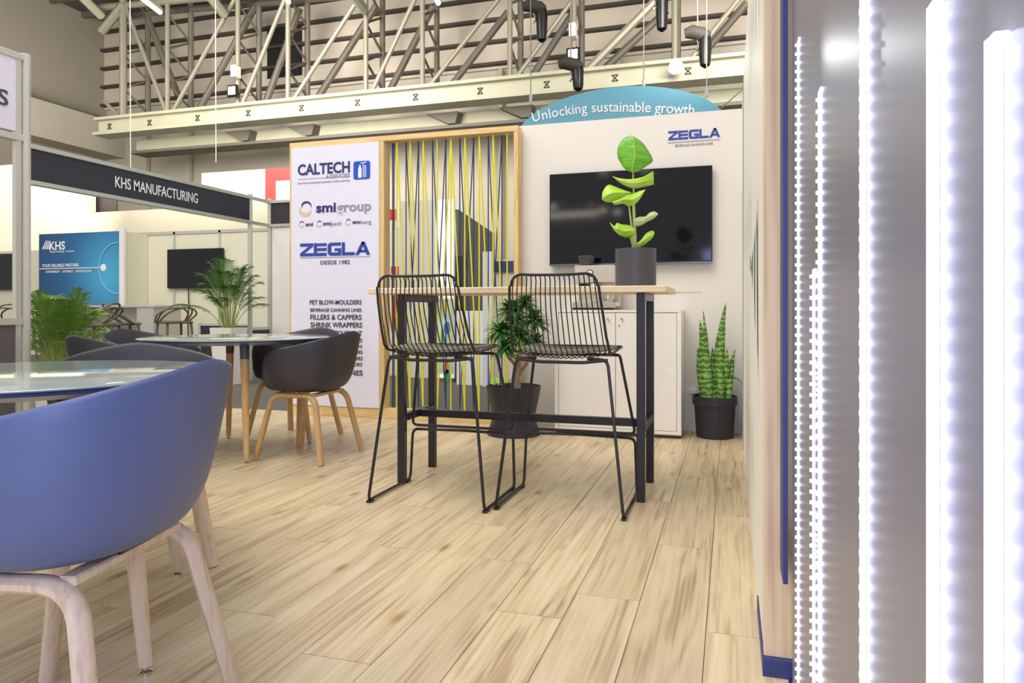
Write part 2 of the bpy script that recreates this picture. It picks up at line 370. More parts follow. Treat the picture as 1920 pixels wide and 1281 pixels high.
# painted foliage print on the right wall (flat print)
g = G(); gl = G()
def stroke(gg, y0, z0, y1, z1, w_, bend=.05):
    pts = []; n = 9
    for k in range(n):
        t = k/(n-1); ww = w_*math.sin(PI*min(1, t*1.1+.03))**.8
        yy = y0+(y1-y0)*t+bend*math.sin(PI*t); zz = z0+(z1-z0)*t; pts.append((yy, zz, max(ww, .0015)))
    d = Vector((0, y1-y0, z1-z0)).normalized(); nn = Vector((0, -d.z, d.y))
    L_ = [Vector((XR-.0012, a, b))+nn*c for a, b, c in pts]; R_ = [Vector((XR-.0012, a, b))-nn*c for a, b, c in pts]
    m = len(pts); gg.add(L_+R_, [(i, i+1, m+i+1, m+i) for i in range(m-1)])
for k in range(7):
    stroke(g, 2.35+.12*k, 1.28-.03*k, 2.25+.16*k, .62+.09*k, .03+.008*(k % 3), .06*(-1)**k)
for k in range(6): stroke(g, 2.9+.22*k, .55-.02*k, 2.7+.26*k, .18+.03*k, .008, .03)
for k in range(5): stroke(gl, 3.2+.3*k, 1.5, 3.0+.33*k, 1.12, .012, .04)
for k in range(5): stroke(gl, 2.3+.25*k, 2.3, 2.2+.28*k, 1.7, .012, .05)
for k in range(8): stroke(gl, 4.1+.1*k, 1.05-.09*k, 4.2+.08*k, .95-.09*k, .006, .01)
part('foliage_print', g, M_print, wr, label='grey green brush stroke foliage printed on white')
part('foliage_print', gl, M_printl, wr, label='pale grey brush stroke foliage printed on white')
gj = G().box((XR-.003, 4.93, 0), (XR, 4.936, 2.43)); part('panel_joint', gj, M_gap, wr)

# ---- hall
YH = 24.0; XH = -25.6; ZC = 13.2
hb = structure('wall_back', G().box((XH-.3, YH, -.1), (12, YH+.3, 14.5)), M_hall)
hl = structure('wall_left', G().box((XH-.3, 6, -.1), (XH, YH, 14.5)), M_hall2)
part('cladding', G().box((XH, YH-.12, 9.45), (12, YH, 13.2)), M_clad, hb)
for k in range(6): part('purlin', G().box((XH, YH-.34, 9.55+.78*k), (12, YH-.12, 9.645+.78*k)), M_dark, hb)
part('window_opening', G().box((PY(505,100,YH).x, YH-.14, 10.0), (PY(570,100,YH).x, YH-.1, 12.1)), mat('black_opening', rgb(18,20,18), .9), hb)
for px in (280, 360, 940, 1160): part('wall_column', G().box((PY(px,0,YH).x, YH-.3, 0), (PY(px,0,YH).x+.12, YH-.1, 9.4)), M_hall, hb)
# soffit and beam along the left wall
part('soffit', G().box((XH, 6, 7.35), (XH+1.0, YH, 8.75)), M_hall, hl)
part('ledge', G().box((XH, 6, 8.75), (XH+1.04, YH, 8.83)), M_truss2, hl)
cg = G().box((XH-.3, 12, ZC), (12, YH+.3, ZC+.3)); ce = structure('ceiling', cg, mat('roof_deck', rgb(84,78,72), .8, noise=.1, nscale=1))
for k in range(8): part('roof_purlin', G().box((XH, 12.6+1.45*k, ZC-.22), (12, 12.75+1.45*k, ZC)), M_truss2, ce)
# truss
YT, YT2 = 20.6, 21.75
tr = thing('roof_truss', 'grey tubular steel lattice truss spanning the hall above the beam', 'truss', (-8, YT, 8.8))
def bar(name, a, b, r, m=M_truss, n=8): part(name, G().tube([a, b], r, n), m, tr, smooth=True)
posts = [231, 314, 446, 540, 686, 792, 956, 1076, 1265]
zb = lambda px, Y: PY(px, 233-.095*(px-190), Y).z
for i, px in enumerate(posts):
    a = PY(px, 233-.095*(px-190), YT); a.z = PY(px, 0, YT).z+.5; b = PY(px, 100, YT); b.z = zb(px, YT)-.1
    bar('post', a, b, .085 if i else .13)
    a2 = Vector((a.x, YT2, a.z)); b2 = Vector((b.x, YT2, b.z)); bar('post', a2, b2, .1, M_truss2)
    z = b.z+.1; k = 0
    while z < a.z-.6:
        y0, y1 = (YT, YT2) if k % 2 == 0 else (YT2, YT)
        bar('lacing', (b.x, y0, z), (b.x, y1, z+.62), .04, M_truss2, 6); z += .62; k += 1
def dg(x0, y0, x1, y1, Y, r, m=M_truss): bar('brace', PY(x0, y0, Y), PY(x1, y1, Y), r, m)
for d in ((232,4,312,211),(447,-14,322,213),(536,-6,452,201),(672,-2,547,192),(780,-6,695,177),(940,-8,802,165),(1072,2,965,150),(1390,-8,1290,118)): dg(*d, YT, .075)
dg(1235, -5, 1095, 138, YT, .13)
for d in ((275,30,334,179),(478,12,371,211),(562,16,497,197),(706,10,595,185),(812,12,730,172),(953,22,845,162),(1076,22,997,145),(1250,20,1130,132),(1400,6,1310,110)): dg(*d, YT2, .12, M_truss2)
dg(196, 190, 228, 224, YT, .07); dg(232, 8, 190, 60, YT, .16)
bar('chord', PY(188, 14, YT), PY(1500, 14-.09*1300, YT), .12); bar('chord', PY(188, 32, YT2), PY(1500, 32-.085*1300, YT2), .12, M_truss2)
for (x0, x1, y0, y1) in ((140,190,-6,30),(388,420,0,26),(660,682,0,18)): bar('roof_pipe', PY(x0, y0-14, YT-1.5), PY(x1, y1, YT-.3), .16, M_beam)
# crane beam
zt = PY(575, 190, YT-.3).z; x0 = PY(190, 230, YT-.3).x
cb = thing('crane_beam', 'long cream painted steel beam running under the truss', 'beam', (x0, YT-.3, zt-.5))
part('web', G().box((x0, YT-.42, zt-.52), (12, YT-.3, zt)), M_beam, cb)
part('top_flange', G().box((x0, YT-.62, zt-.03), (12, YT, zt+.07)), M_beam, cb)
part('bottom_flange', G().box((x0, YT-.68, zt-.58), (12, YT, zt-.48)), M_beam, cb)
part('lower_beam', G().box((x0+.6, YT+.7, zt-.98), (12, YT+1.0, zt-.5)), M_beam, cb)
part('lower_flange', G().box((x0+.6, YT+.4, zt-1.06), (12, YT+1.2, zt-.96)), M_truss2, cb)
for px in (205, 280, 370, 465, 565, 670, 779, 900, 1025, 1153, 1290):
    p = PY(px, 200, YT-.44); q = G(); z_ = zt-.25
    for s in (-1, 1): q.tube([(p.x-.08, YT-.435, z_-.08*s), (p.x+.08, YT-.435, z_+.08*s)], .018, 4)
    q.box((p.x-.09, YT-.44, z_+.07), (p.x+.09, YT-.43, z_+.1)); q.box((p.x-.09, YT-.44, z_-.1), (p.x+.09, YT-.43, z_-.07)); part('bracket', q, M_dark, cb)
for px in (440, 560, 830, 970, 1180): 
    p = PY(px, 200, YT); part('gusset', G().poly([(p.x-.7, YT+.3, zt-.58), (p.x+.4, YT+.3, zt-.58), (p.x+.3, YT+.3, zt-.95), (p.x+.05, YT+.3, zt-.95)], (0, .4, 0)), M_truss2, cb)
# ceiling luminaires
lum = [((262,-6),(301,24),'second'), ((528,-20),(541,4),''), ((808,-20),(822,6),'')]
for k, (a, b, _) in enumerate(lum):
    A = PY(a[0], a[1], YT-4.5); B = PY(b[0], b[1], YT-3.6)
    t = thing('hall_luminaire', ['long glowing tube light high in the left roof corner','tube light at the roof above the banner frame','tube light at the roof above the cord screen'][k], 'lamp', A, 0, 'tube lights under the roof')
    part('tube', G().tube([A, B], .06, 10), M_lamp, t, smooth=True)
    d = Vector((0,0,.09)); part('housing', G().tube([A+d, B+d], .09, 6), M_truss, t)
# lamps behind the camera, seen mirrored in the television
for k, (px, py, ln, lab) in enumerate(((1068,405,1.1,'long tube light behind the viewpoint, mirrored in the large television'),(1112,388,.12,''),(1133,396,.12,''),(1160,399,.12,''),(1134,322,.14,''),(1211,318,.14,''),(1040,389,.12,''))):
    q = P(px, py, 13.0); q.y = 2*5.57-q.y; t = thing('hall_luminaire', lab or ['','small lamp mirrored in the television, right above its bright streak','small lamp mirrored left of the leafy plant','small lamp mirrored beside the plant stem','small lamp mirrored at the television top edge left of the plant','small lamp mirrored at the television top edge right of the plant','small lamp mirrored at the left end of the television'][k], 'lamp', q, 0, 'hall lamps behind the viewpoint')
    part('tube', G().tube([q-Vector((ln/2,0,0)), q+Vector((ln/2,0,ln*.02))], .05, 8), M_lamp, t, smooth=True); part('housing', G().tube([q+Vector((-ln/2,0,.08)), q+Vector((ln/2,0,.08+ln*.02))], .07, 6), M_truss, t)
# flood lamp
p = PY(1268, 128, YT-1.0)
t = thing('flood_lamp', 'dazzling white flood lamp mounted on the beam at right', 'lamp', p)
part('lens', G().tube([p+Vector((0,-.12,0)), p+Vector((0,-.1,0))], .17, 20), M_flood, t); part('housing', G().tube([p+Vector((0,-.1,0)), p+Vector((0,.2,0))], [.2,.12], 16), M_truss, t)
part('bracket', G().box(p+Vector((-.03,.1,-.03)), p+Vector((.03,.36,.03))), M_truss, t)
for k, (px, py) in enumerate(((437,171),(1075,103))):
    p = PY(px, py, YT-.35); t = thing('floodlight', ['small square black framed floodlight on the left truss post','small square floodlight on the right truss post'][k], 'lamp', p)
    part('frame', G().box(p+Vector((-.2,-.06,-.2)), p+Vector((.2,.02,.2)), .01), M_bezel, t); part('glass', G().box(p+Vector((-.14,-.08,-.14)), p+Vector((.14,-.055,.14))), M_white, t)
    part('bracket', G().box(p+Vector((-.02,0,-.03)), p+Vector((.02,.3,.03))), M_bezel, t)
# wall boxes
for k,(px,py) in enumerate(((440,134),(1074,57))):
    p = PY(px, py, YT-.3); o = part('junction_box', G().box(p+Vector((-.1,-.1,-.2)), p+Vector((.1,.2,.2)), .01), M_white); tag(o, ['small white box on the left truss post above the floodlight','small white box hanging above the right floodlight'][k], 'box')
# chain hoists
for k, (x, y0, y1, top, lab) in enumerate(((1016, 18, 80, 0, 'black chain bag hoist hanging left of the others'), (1241, -12, 60, 0, 'black chain bag hanging near the top centre right'), (1084, 126, 172, 0, 'black chain bag hoist just above the teal oval sign'), (1322, 68, 128, 0, 'black chain bag hoist beside the white wall at right'))):
    Yh = 12.6; t = thing('chain_hoist', lab, 'hoist', PY(x, y1, Yh), 0, 'chain hoists under the roof')
    a = PY(x, y1, Yh); b = PY(x-5, y0, Yh); h = b.z-a.z
    part('chain_bag', G().lathe([(.02,0),(.085,.05),(.1,h*.3),(.11,h*.8),(.09,h)], a, 10), M_bezel, t, smooth=True)
    m = PY(x-14, y0-4, Yh); part('motor', G().tube([m+Vector((-.22,0,.03)), m+Vector((-.1,0,.05)), m+Vector((.1,0,-.02)), m+Vector((.2,0,-.06))], [.08,.12,.12,.07], 10), M_dark, t, smooth=True)
    part('hook', G().tube([m+Vector((0,0,-.1)), m+Vector((.03,0,-.25)), m+Vector((-.02,0,-.3))], .02, 6), M_chrome, t)
    part('cable', G().tube([m, (m.x, m.y, ZC-.23)], .012, 5), M_truss, t)
for k,(px,ya,yb) in enumerate(((243,-20,330),(403,80,305))):
    a = PY(px, ya, 15.0); b = PY(px+2, yb, 15.0); a.z = ZC
    o = part('hanging_cable', G().tube([a,b], .009, 5), M_beam); tag(o, ['thin pale cable hanging from the roof at the left wall corner','thin cable hanging from the roof beyond the dark fascia sign'][k], 'cable')
# ------------------------------------------------------------------ oval sign
YO = 11.5; oc = PY(1157, 258, YO); rx = (PY(1369,258,YO)-oc).length; rz = (PY(1157,163,YO)-oc).length
t = thing('oval_sign', 'large teal oval hanging sign with white lettering behind the rear wall', 'sign', oc)
g = G().poly([(oc.x+rx*math.cos(a), YO, oc.z+rz*math.sin(a)) for a in [2*PI*k/72 for k in range(72)]], (0,.12,0)); part('disc', g, M_teal, t, smooth=False)
pts = [(oc.x+rx*.998*math.cos(a), YO-.004, oc.z+rz*.998*math.sin(a)) for a in [PI+.05+k*(1.1)/20 for k in range(21)]]; pts.append((oc.x-.1*rx, YO-.004, oc.z-.5*rz)); pts.append((oc.x-.7*rx, YO-.004, oc.z-.12*rz))
part('swoosh', G().poly(pts, (0,.003,0)), M_slate, t, label='slate blue curved band')
msg = 'Unlocking sustainable growth'
n = len(msg); vs_, _ = text_mesh(msg); 
wid = {}
def adv(s):
    if not s: return 0
    v, _ = text_mesh(s+'|'); v0, _ = text_mesh('|'); return max(p.x for p in v)-max(p.x for p in v0)
tot = adv(msg); g = G()
for i, ch in enumerate(msg):
    if ch == ' ': continue
    v, f = text_mesh(ch, .008); a0 = adv(msg[:i]) if i else 0
    mx_ = min(p.x for p in v); u0 = a0/tot
    # arc through (1000,231) (1150,208) (1296,211)
    px = 999+u0*303; s_ = (px-1148)/150
    py = 210+ (20 if s_ < 0 else 6)*s_*s_*(1.0 if s_ < 0 else 1.0) + (1.5 if s_>0 else 0)*0
    slope = ((40 if s_ < 0 else 12)*s_/150)
    p0 = PY(px, py, YO-.006); sc = (PY(1100,180,YO)-PY(1100,200,YO)).length/cap_h()*.92
    u = Vector((1, 0, -slope+.0)).normalized(); up = Vector((-u.z, 0, u.x))
    kx = (PY(1301,200,YO)-PY(999,200,YO)).length/tot
    g.add([p0+u*(q.x-0)*kx+up*q.y*sc+Vector((0,-(q.z+.5)*.004,0)) for q in v], f)
part('lettering', g, M_txtw, t)
for px, py in ((995,190),(1207,163),(1325,180)):
    a = PY(px, py, YO+.06); part('cable', G().tube([a, (a.x, a.y, ZC)], .01, 5), M_truss, t); part('shackle', G().tube([a+Vector((0,0,-.02)), a+Vector((0,0,.12))], .03, 6), M_chrome, t)
a = PY(1352,203,YO+.06); part('cable', G().tube([a, PY(1392,168,YO+.06)], .01, 5), M_truss, t)

# ================================================================== FAR STANDS (left)
XF = -6.33
def fa(px, py): return PX(px, py, XF)
Y0, Y1, Y2 = 5.0, fa(469,0).y, fa(506,0).y; ZT, ZB = 2.47, 2.13
t = thing('fascia_sign', 'long charcoal booth fascia with white lettering in silver rails', 'sign', (XF, Y0, 0))
part('board', G().box((XF-.02, Y0, ZB+.02), (XF+.012, Y1, ZT-.02)), M_fascia, t)
for z in (ZB, ZT): part('rail', G().box((XF-.03, Y0, z-.022), (XF+.03, Y1, z+.022), .004), M_alu, t)
a = fa(214, 352); b = fa(369, 383)
part('lettering', text_g('KHS MANUFACTURING', (XF+.014, a.y, 2.245), (0,1,0), b.y-a.y, .115, .003, .006, n=(1,0,0)), M_txtw, t)
for k, (y, lab) in enumerate(((Y0,'silver octagonal booth post at the left end of the charcoal fascia'),(Y1,'silver booth post at the right end of the charcoal fascia'),(Y2,'silver booth post beside the banner frame'))):
    o = part('booth_post', G().lathe([(.032,-.1),(.032,ZT+.05)], (XF, y, 0), 8), M_alu); tag(o, lab, 'post', 'silver posts of the booth')
t = thing('booth_side_frame', 'silver framed booth side panel joining the two right booth posts', 'panel', (XF, Y1, 0))
for z in (ZT, ZB-.0, .66): part('rail', G().box((XF-.02, Y1+.03, z-.02), (XF+.02, Y2-.03, z+.02)), M_alu, t)
part('lower_panel', G().box((XF-.012, Y1+.03, .1), (XF+.012, Y2-.03, .64)), M_fascia, t, label='charcoal lower panel')
# dark header beyond
A = PY(508, 383, Y2); B = PY(600, 383, Y2)
t = thing('dark_header', 'dark brown booth header partly behind the banner frame', 'sign', (A.x, Y2, 0))
part('board', G().box((A.x, Y2-.01, ZB+.02), (B.x, Y2+.02, ZT-.02)), mat('brown_black', rgb(50,42,48), .5), t)
for z in (ZB, ZT): part('rail', G().box((A.x, Y2-.03, z-.02), (B.x, Y2+.03, z+.02)), M_alu, t)
part('panel', G().box((A.x+.03, Y2-.005, .0), (B.x, Y2+.01, ZB-.02)), M_white, t)
# KHS booth walls
YK = 11.6
def kw(px0, px1, zt_, Y=YK, th=.04): return G().box((PY(px0,500,Y).x, Y, -.05), (PY(px1,500,Y).x, Y+th, zt_))
kb = part('booth_wall', kw(-80, 73, 2.2), M_cream); tag(kb, 'cream booth wall left of the blue poster', 'wall')
sp = [249, 327, 412, 470, 560]
t = thing('booth_wall', 'cream panelled booth wall behind the palm and second screen', 'wall', (PY(249,500,YK).x, YK, 0))
for i in range(4): part('panel', G().box((PY(sp[i],500,YK).x+.02, YK+.01, -.05), (PY(sp[i+1],500,YK).x-.02, YK+.03, 2.43)), M_cream, t)
for px in sp: part('profile', G().box((PY(px,500,YK).x-.025, YK-.01, -.05), (PY(px,500,YK).x+.025, YK+.05, 2.48)), M_alu, t)
part('top_rail', G().box((PY(249,500,YK).x, YK-.01, 2.43), (PY(560,500,YK).x, YK+.05, 2.49)), M_alu, t)
# storage side of poster
t = thing('poster_wall', 'blue poster wall with white lettering and a pale planet arc', 'poster', (PY(73,500,YK-.6).x, YK-.6, 0))
Yp = YK-.6; a = PY(73,444,Yp); b = PY(225,577,Yp)
part('print', G().box((a.x, Yp, .1), (b.x, Yp+.02, 2.46)), M_poster, t)
part('edge_profile', G().box((b.x, Yp-.02, -.05), (b.x+.12, Yp+.04, 2.5)), M_white, t)
part('return_panel', G().box((b.x+.05, Yp+.02, -.05), (b.x+.09, YK, 2.45)), M_cream, t)
g = text_wall('KHS', 93, 122, 468.5, 15, Yp-.003, .02); text_wall('YOUR RELIABLE PARTNER', 79, 148, 500.5, 5.6, Yp-.003, .01, g=g)
text_wall('SUSTAINABILITY  -  EFFICIENCY  -  DIGITALIZATION', 86, 171, 511, 4, Yp-.003, .004, g=g); text_wall('Filling and Packaging - Worldwide', 94, 139, 473, 3, Yp-.003, .0, g=g)
for k in range(4):
    q = [PY(79+k*4, 467.5, Yp), PY(81.5+k*4, 467.5, Yp), PY(87.5+k*2.4, 451+k*.4, Yp), PY(86.5+k*2.4, 451+k*.4, Yp)]
    for v in q: v.y = Yp
    g.poly(q, (0,-.004,0))
q = [PY(75,504.5,Yp), PY(194,501.5,Yp)]; g.tube([(q[0].x, Yp-.004, q[0].z), (q[1].x, Yp-.004, q[0].z)], .011, 4)
part('lettering', g, M_txtw, t)
dc = PY(194,502.5,Yp); g = G().lathe([(.07,-.003),(.07,.003)], n=20); g.v = [Vector((dc.x+v.x, Yp-.004+v.z, q[0].z+v.y)) for v in g.v]; part('dot', g, M_txtw, t)
cc = PY(222, 503, Yp); g = G(); R_ = (PY(222,455,Yp)-cc).length
pts = [(cc.x+R_*math.cos(a_)*.95, Yp-.003, cc.z+R_*math.sin(a_)) for a_ in [PI/2+PI*k/40 for k in range(41)]]; g.tube(pts, .016, 4)
part('planet_arc', g, mat('pale_blue_print', rgb(120,195,230), .5), t)
# tvs in that booth
def tv(name, label, px0, px1, py0, py1, Y, dep=.07, sub=True, group=None, slope=0):
    a = PY(px0, py0, Y-dep); b = PY(px1, py1, Y-dep)
    t = thing(name, label, 'television', ((a.x+b.x)/2, Y-dep, b.z), 0, group); s = (b.x-a.x)
    part('screen', G().box((a.x+.012, Y-dep-.002, b.z+.025), (b.x-.012, Y-dep+.01, a.z-.012)), M_screen, t)
    part('bezel', G().box((a.x, Y-dep, b.z), (b.x, Y-.015, a.z), .006), M_bezel, t)
    return t
tv('television', 'wall screen behind the right potted palm in the far booth', 313, 417, 468, 540, YK)
tv('television', 'wall screen cut off by the left picture edge', -60, 25, 478, 543, YK)
o = part('power_cord', G().tube([PY(353,540,YK-.03), PY(354,570,YK-.03), PY(352,600,YK-.03), PY(353,632,YK-.03)], .012, 5), M_gap); tag(o, 'thin black cord hanging below the far wall screen', 'cord')
# counter
Yc = 10.4; a = PY(170, 574, Yc); b = PY(319, 574, Yc)
t = thing('reception_counter', 'white counter with grey end panels in the far booth', 'counter', (a.x, Yc, 0))
zc_ = 1.0; part('worktop', G().box((a.x, Yc-.35, zc_-.04), (b.x, Yc+.35, zc_), .005), M_alu, t)
part('front_panel', G().box((a.x+.05, Yc+.1, .05), (b.x-.1, Yc+.13, zc_-.04)), M_white, t); part('end_panel', G().box((b.x-.42, Yc-.33, -.05), (b.x-.06, Yc+.33, zc_-.04)), M_alu, t)
part('end_panel', G().box((a.x+.05, Yc-.33, -.05), (a.x+.15, Yc+.33, zc_-.04)), M_alu, t)
part('shelf', G().box((a.x+.15, Yc-.1, .62), (b.x-.42, Yc+.1, .65)), M_alu, t)
# looped-back stools
M_taupe = mat('taupe_plastic', rgb(112,104,88), .5)
def loop_stool(label, x, y, rz):
    t = thing('loop_back_stool', label, 'stool', (x, y, -.05), rz, 'loop-back stools in the far booth')
    h = .76
    g = G().tube(fillet([(-.24,-.2,h),(.24,-.2,h),(.2,.22,h),(-.2,.22,h)], .1)+[Vector((-.24,-.2,h))], .022, 6); part('seat_rim', g, M_taupe, t, world=False, smooth=True)
    part('seat', G().poly([(.26*math.cos(a_), .22*math.sin(a_), h-.01) for a_ in [2*PI*k/20 for k in range(20)]], (0,0,.02)), M_taupe, t, world=False)
    for sx in (-1,1):
        for sy in (-1,1): part('leg', G().tube([(.2*sx,.17*sy,h),(.22*sx,.2*sy,.4),(.26*sx,.24*sy,0)], [.022,.018,.014], 6), M_taupe, t, world=False, smooth=True)
    part('foot_ring', G().tube([(-.22,-.2,.3),(.22,-.2,.3),(.22,.2,.3),(-.22,.2,.3)], .012, 6, closed=True), M_taupe, t, world=False)
    for k, (s1, s2, hh) in enumerate(((0,0,.3),(-.08,.0,.24),(.08,0,.24))):
        g = G().tube(fillet([(-.25+s1*.4,.1,h),(-.27+s1,-.12,h+hh*.6),(-.12+s1,-.24,h+hh),(.12+s1,-.24,h+hh),(.27+s1,-.12,h+hh*.6),(.25+s1*.4,.1,h)], .12, 5), .014, 6)
        part('back_loop', g, M_taupe, t, world=False, smooth=True)
p = P(228, 600, 10.6); loop_stool('taupe loop-back bar stool in front of the counter', p.x, p.y, -.5)
p = P(185, 600, 9.8); loop_stool('taupe loop-back bar stool half hidden by the left palm', p.x, p.y, 1.9)
p = P(327, 600, 12.0); loop_stool('taupe loop-back bar stool beyond the counter end', p.x, p.y, 1.2)
p = P(30, 600, 12.2); loop_stool('taupe loop-back bar stool seen through the near left booth frame', p.x, p.y, .6)
# low wall of the booth
t = thing('low_barrier', 'low silver framed barrier with charcoal infill behind the white planter', 'barrier', (XF-.4, Y1, 0))
a = PY(376,613,9.6); b = PY(470,613,9.6)
for z in (.66,.08): part('rail', G().box((a.x, 9.58, z), (b.x, 9.62, z+.03)), M_alu, t)
part('infill', G().box((a.x, 9.595, .11), (b.x, 9.605, .66)), M_fascia, t); part('post', G().box((a.x-.03, 9.57, -.05), (a.x+.02, 9.63, .7)), M_alu, t)
# walls behind the booth
YB = 15.0; M_x = None
o = part('partition_wall', G().box((PY(-250,400,YB).x, YB, -.05), (PY(168,400,YB).x, YB+.2, PY(17,309,YB).z)), M_cream2); tag(o, 'tall cream partition wall behind the poster wall', 'wall')
o = part('partition_wall', G().box((PY(168,400,YB).x, YB+.01, -.05), (PY(560,400,YB).x, YB+.2, PY(300,392,YB).z)), M_cream2); tag(o, 'lower cream partition wall behind the far screen', 'wall')
o = part('opening_panel', G().box((PY(169,400,YB+.5).x, YB+.5, -.05), (PY(218,400,YB+.5).x, YB+.55, PY(200,345,YB+.5).z)), mat('opening_brown', rgb(78,68,66), .7)); tag(o, 'brown panel standing in for the dark opening above the cream wall under the fascia', 'board')  # flat brown panel put in to stand for a dark opening
YW = 16.5
a = PY(378,325,YW); b = PY(497,322,YW)
t = thing('white_booth_tower', 'tall white booth tower with a red framed side', 'booth', (a.x, YW, 0))
part('front', G().box((a.x, YW, -.05), (b.x, YW+.06, a.z)), mat('white_tower', rgb(200,197,184), .6), t)
part('red_frame', G().box((b.x, YW+.02, a.z-.34), (b.x+1.6, YW+.08, a.z)), M_red, t); part('red_frame', G().box((b.x, YW+.02, 2.6), (b.x+.32, YW+.08, a.z-.34)), M_red, t)
part('side', G().box((b.x+.32, YW+.03, -.05), (b.x+1.6, YW+.06, a.z-.34)), mat('pale_grey_tower', rgb(205,200,200), .6), t)
# near-left booth
XN = -4.15
def na(px, py): return PX(px, py, XN)
p = na(47, 110); yN = p.y
t = thing('near_booth_front', 'silver framed booth front with white header and charcoal low panel at left edge', 'booth', (XN, yN, 0))
part('post', G().lathe([(.03,-.05),(.03,2.5)], (XN, yN, 0), 8), M_alu, t)
part('post', G().box((XN-.015, yN-.07, .02), (XN+.015, yN-.035, 2.45)), M_alu, t)
for z in (2.47, na(10,253).z+.0): part('rail', G().box((XN-.02, yN-2.2, z-.02), (XN+.02, yN, z+.02), .003), M_alu, t)
part('header_board', G().box((XN-.01, yN-2.2, na(10,248).z+.02), (XN+.012, yN-.07, 2.45)), mat('lilac_white_board', rgb(226,222,236), .5), t)
a = na(-8,194); b = na(12,194); part('lettering', text_g('S', (XN+.014, a.y, a.z), (0,1,0), b.y-a.y, .09, .003, .01, n=(1,0,0)), M_ink, t)
zl = na(20,603).z
for z in (zl, .04): part('rail', G().box((XN-.02, yN-2.2, z-.02), (XN+.02, yN, z+.02)), M_alu, t)
part('low_panel', G().box((XN-.01, yN-2.2, .06), (XN+.01, yN-.07, zl-.02)), mat('grey_board', rgb(92,88,90), .6), t, label='charcoal grey low panel')

# ================================================================== BEHIND THE CORD SCREEN
YV = 9.0
def vb(name, px0, px1, py0, py1, m, label, cat, Y=YV, th=.06, kind=None):
    a = PY(px0, py0, Y); b = PY(px1, py1, Y); o = part(name, G().box((a.x, Y, (-.05 if name in ('exhibition_wall','low_counter','dark_opening') else max(b.z,-.05))), (b.x, Y+th, a.z)), m); tag(o, label, cat); return o
M_gw = mat('grey_white_panel', rgb(214,208,198), .6); M_dg = mat('dark_grey_panel', rgb(112,112,108), .6)
vb('exhibition_wall', 748, 818, 378, 760, M_gw, 'pale grey stand wall seen through the cords at left', 'panel', 9.3)
vb('exhibition_wall', 722, 752, 432, 760, mat('cream_strip', rgb(232,226,210), .6), 'cream stand wall beside the middle frame post', 'panel', 9.5)
t = thing('light_column', 'glowing white column with a colourful lower picture behind the cords', 'column', PY(832,600,8.9))
a = PY(817,375,8.9); b = PY(850,724,8.9)
part('body', G().box((a.x, 8.9, 0), (b.x, 9.1, a.z)), mat('lit_white', rgb(244,246,250), .5, emit=.35, ecol=(.9,.95,1,1)), t)
a2 = PY(820,560,8.9); part('picture', G().box((a2.x, 8.894, .06), (b.x, 8.9, a2.z)), mat('pale_aqua_print', rgb(190,225,225), .6, noise=.3, nscale=5), t)
for (px,py,c) in ((836,690,(225,140,60)),(838,705,(70,160,90)),(833,575,(215,205,70)),(838,615,(60,130,200)),(830,640,(90,190,160)),(842,655,(240,225,90))):
    q = PY(px,py,8.89); part('picture_patch', G().poly([(q.x+.05*math.cos(k*PI/5), 8.893, q.z+.09*math.sin(k*PI/5)) for k in range(10)], (0,-.002,0)), mat('patch%d%d'%(px,py), rgb(*c), .6), t)
# receding grey side wall
A = PY(850, 392, 8.9); B = PY(922, 420, 12.0)
o = part('side_wall', G().add([(A.x,8.95,0),(B.x,12,0),(B.x,12,A.z),(A.x,8.95,A.z),(A.x+.05,8.95,0),(B.x+.05,12,0),(B.x+.05,12,A.z),(A.x+.05,8.95,A.z)], [(0,1,2,3),(7,6,5,4),(0,3,7,4),(1,5,6,2),(3,2,6,7),(0,4,5,1)]), M_dg); tag(o, 'dark grey receding stand wall beside the glowing column', 'wall')
vb('dark_opening', 854, 866, 480, 560, M_bezel, 'narrow black opening beside the glowing column', 'opening', 8.85, .05)
vb('low_counter', 856, 905, 583, 705, M_white, 'white low counter behind the cords under the grey wall', 'counter', 8.6, .5)
vb('exhibition_wall', 905, 922, 472, 700, mat('bluish_white', rgb(214,220,235), .6), 'pale blue panel at the middle of the cord screen', 'panel', 8.5)
vb('exhibition_wall', 922, 1010, 488, 690, mat('offwhite_panel', rgb(228,224,212), .6), 'off-white panel under the navy sign at right of the cords', 'panel', 8.7)
vb('navy_sign', 923, 968, 490, 509, M_fascia if 0 else mat('navy_board', rgb(52,62,98), .5), 'small navy sign board behind the right cords', 'sign', 8.655, .04)
t = thing('red_beacon_sign', 'small red and orange sign behind the first cords', 'sign', PY(736,402,9.6))
a = PY(727,393,9.6); b = PY(742,412,9.6); part('red_face', G().box((a.x,9.6,b.z),(b.x-.03,9.64,a.z)), M_red, t); part('orange_stripe', G().box((b.x-.03,9.598,b.z),(b.x,9.64,a.z)), mat('orange_face', rgb(245,120,40), .5), t)
part('white_post', G().box((PY(745,0,9.6).x,9.58,PY(745,428,9.6).z),(PY(749,0,9.6).x,9.66,PY(745,378,9.6).z)), M_txtw, t)
part('pole', G().tube([PY(738,412,9.62), Vector((PY(738,412,9.62).x,9.62,-.05))], .02, 6), M_alu, t)
vb('orange_banner', 734, 742, 548, 618, mat('orange_print', rgb(235,105,50), .6), 'narrow orange banner behind the left cords', 'banner', 9.468, .03)
vb('red_sign', 733, 752, 500, 513, mat('pink_red_sign', rgb(205,60,55), .6), 'small red lettered box sign behind the left cords', 'sign', 9.468, .03)
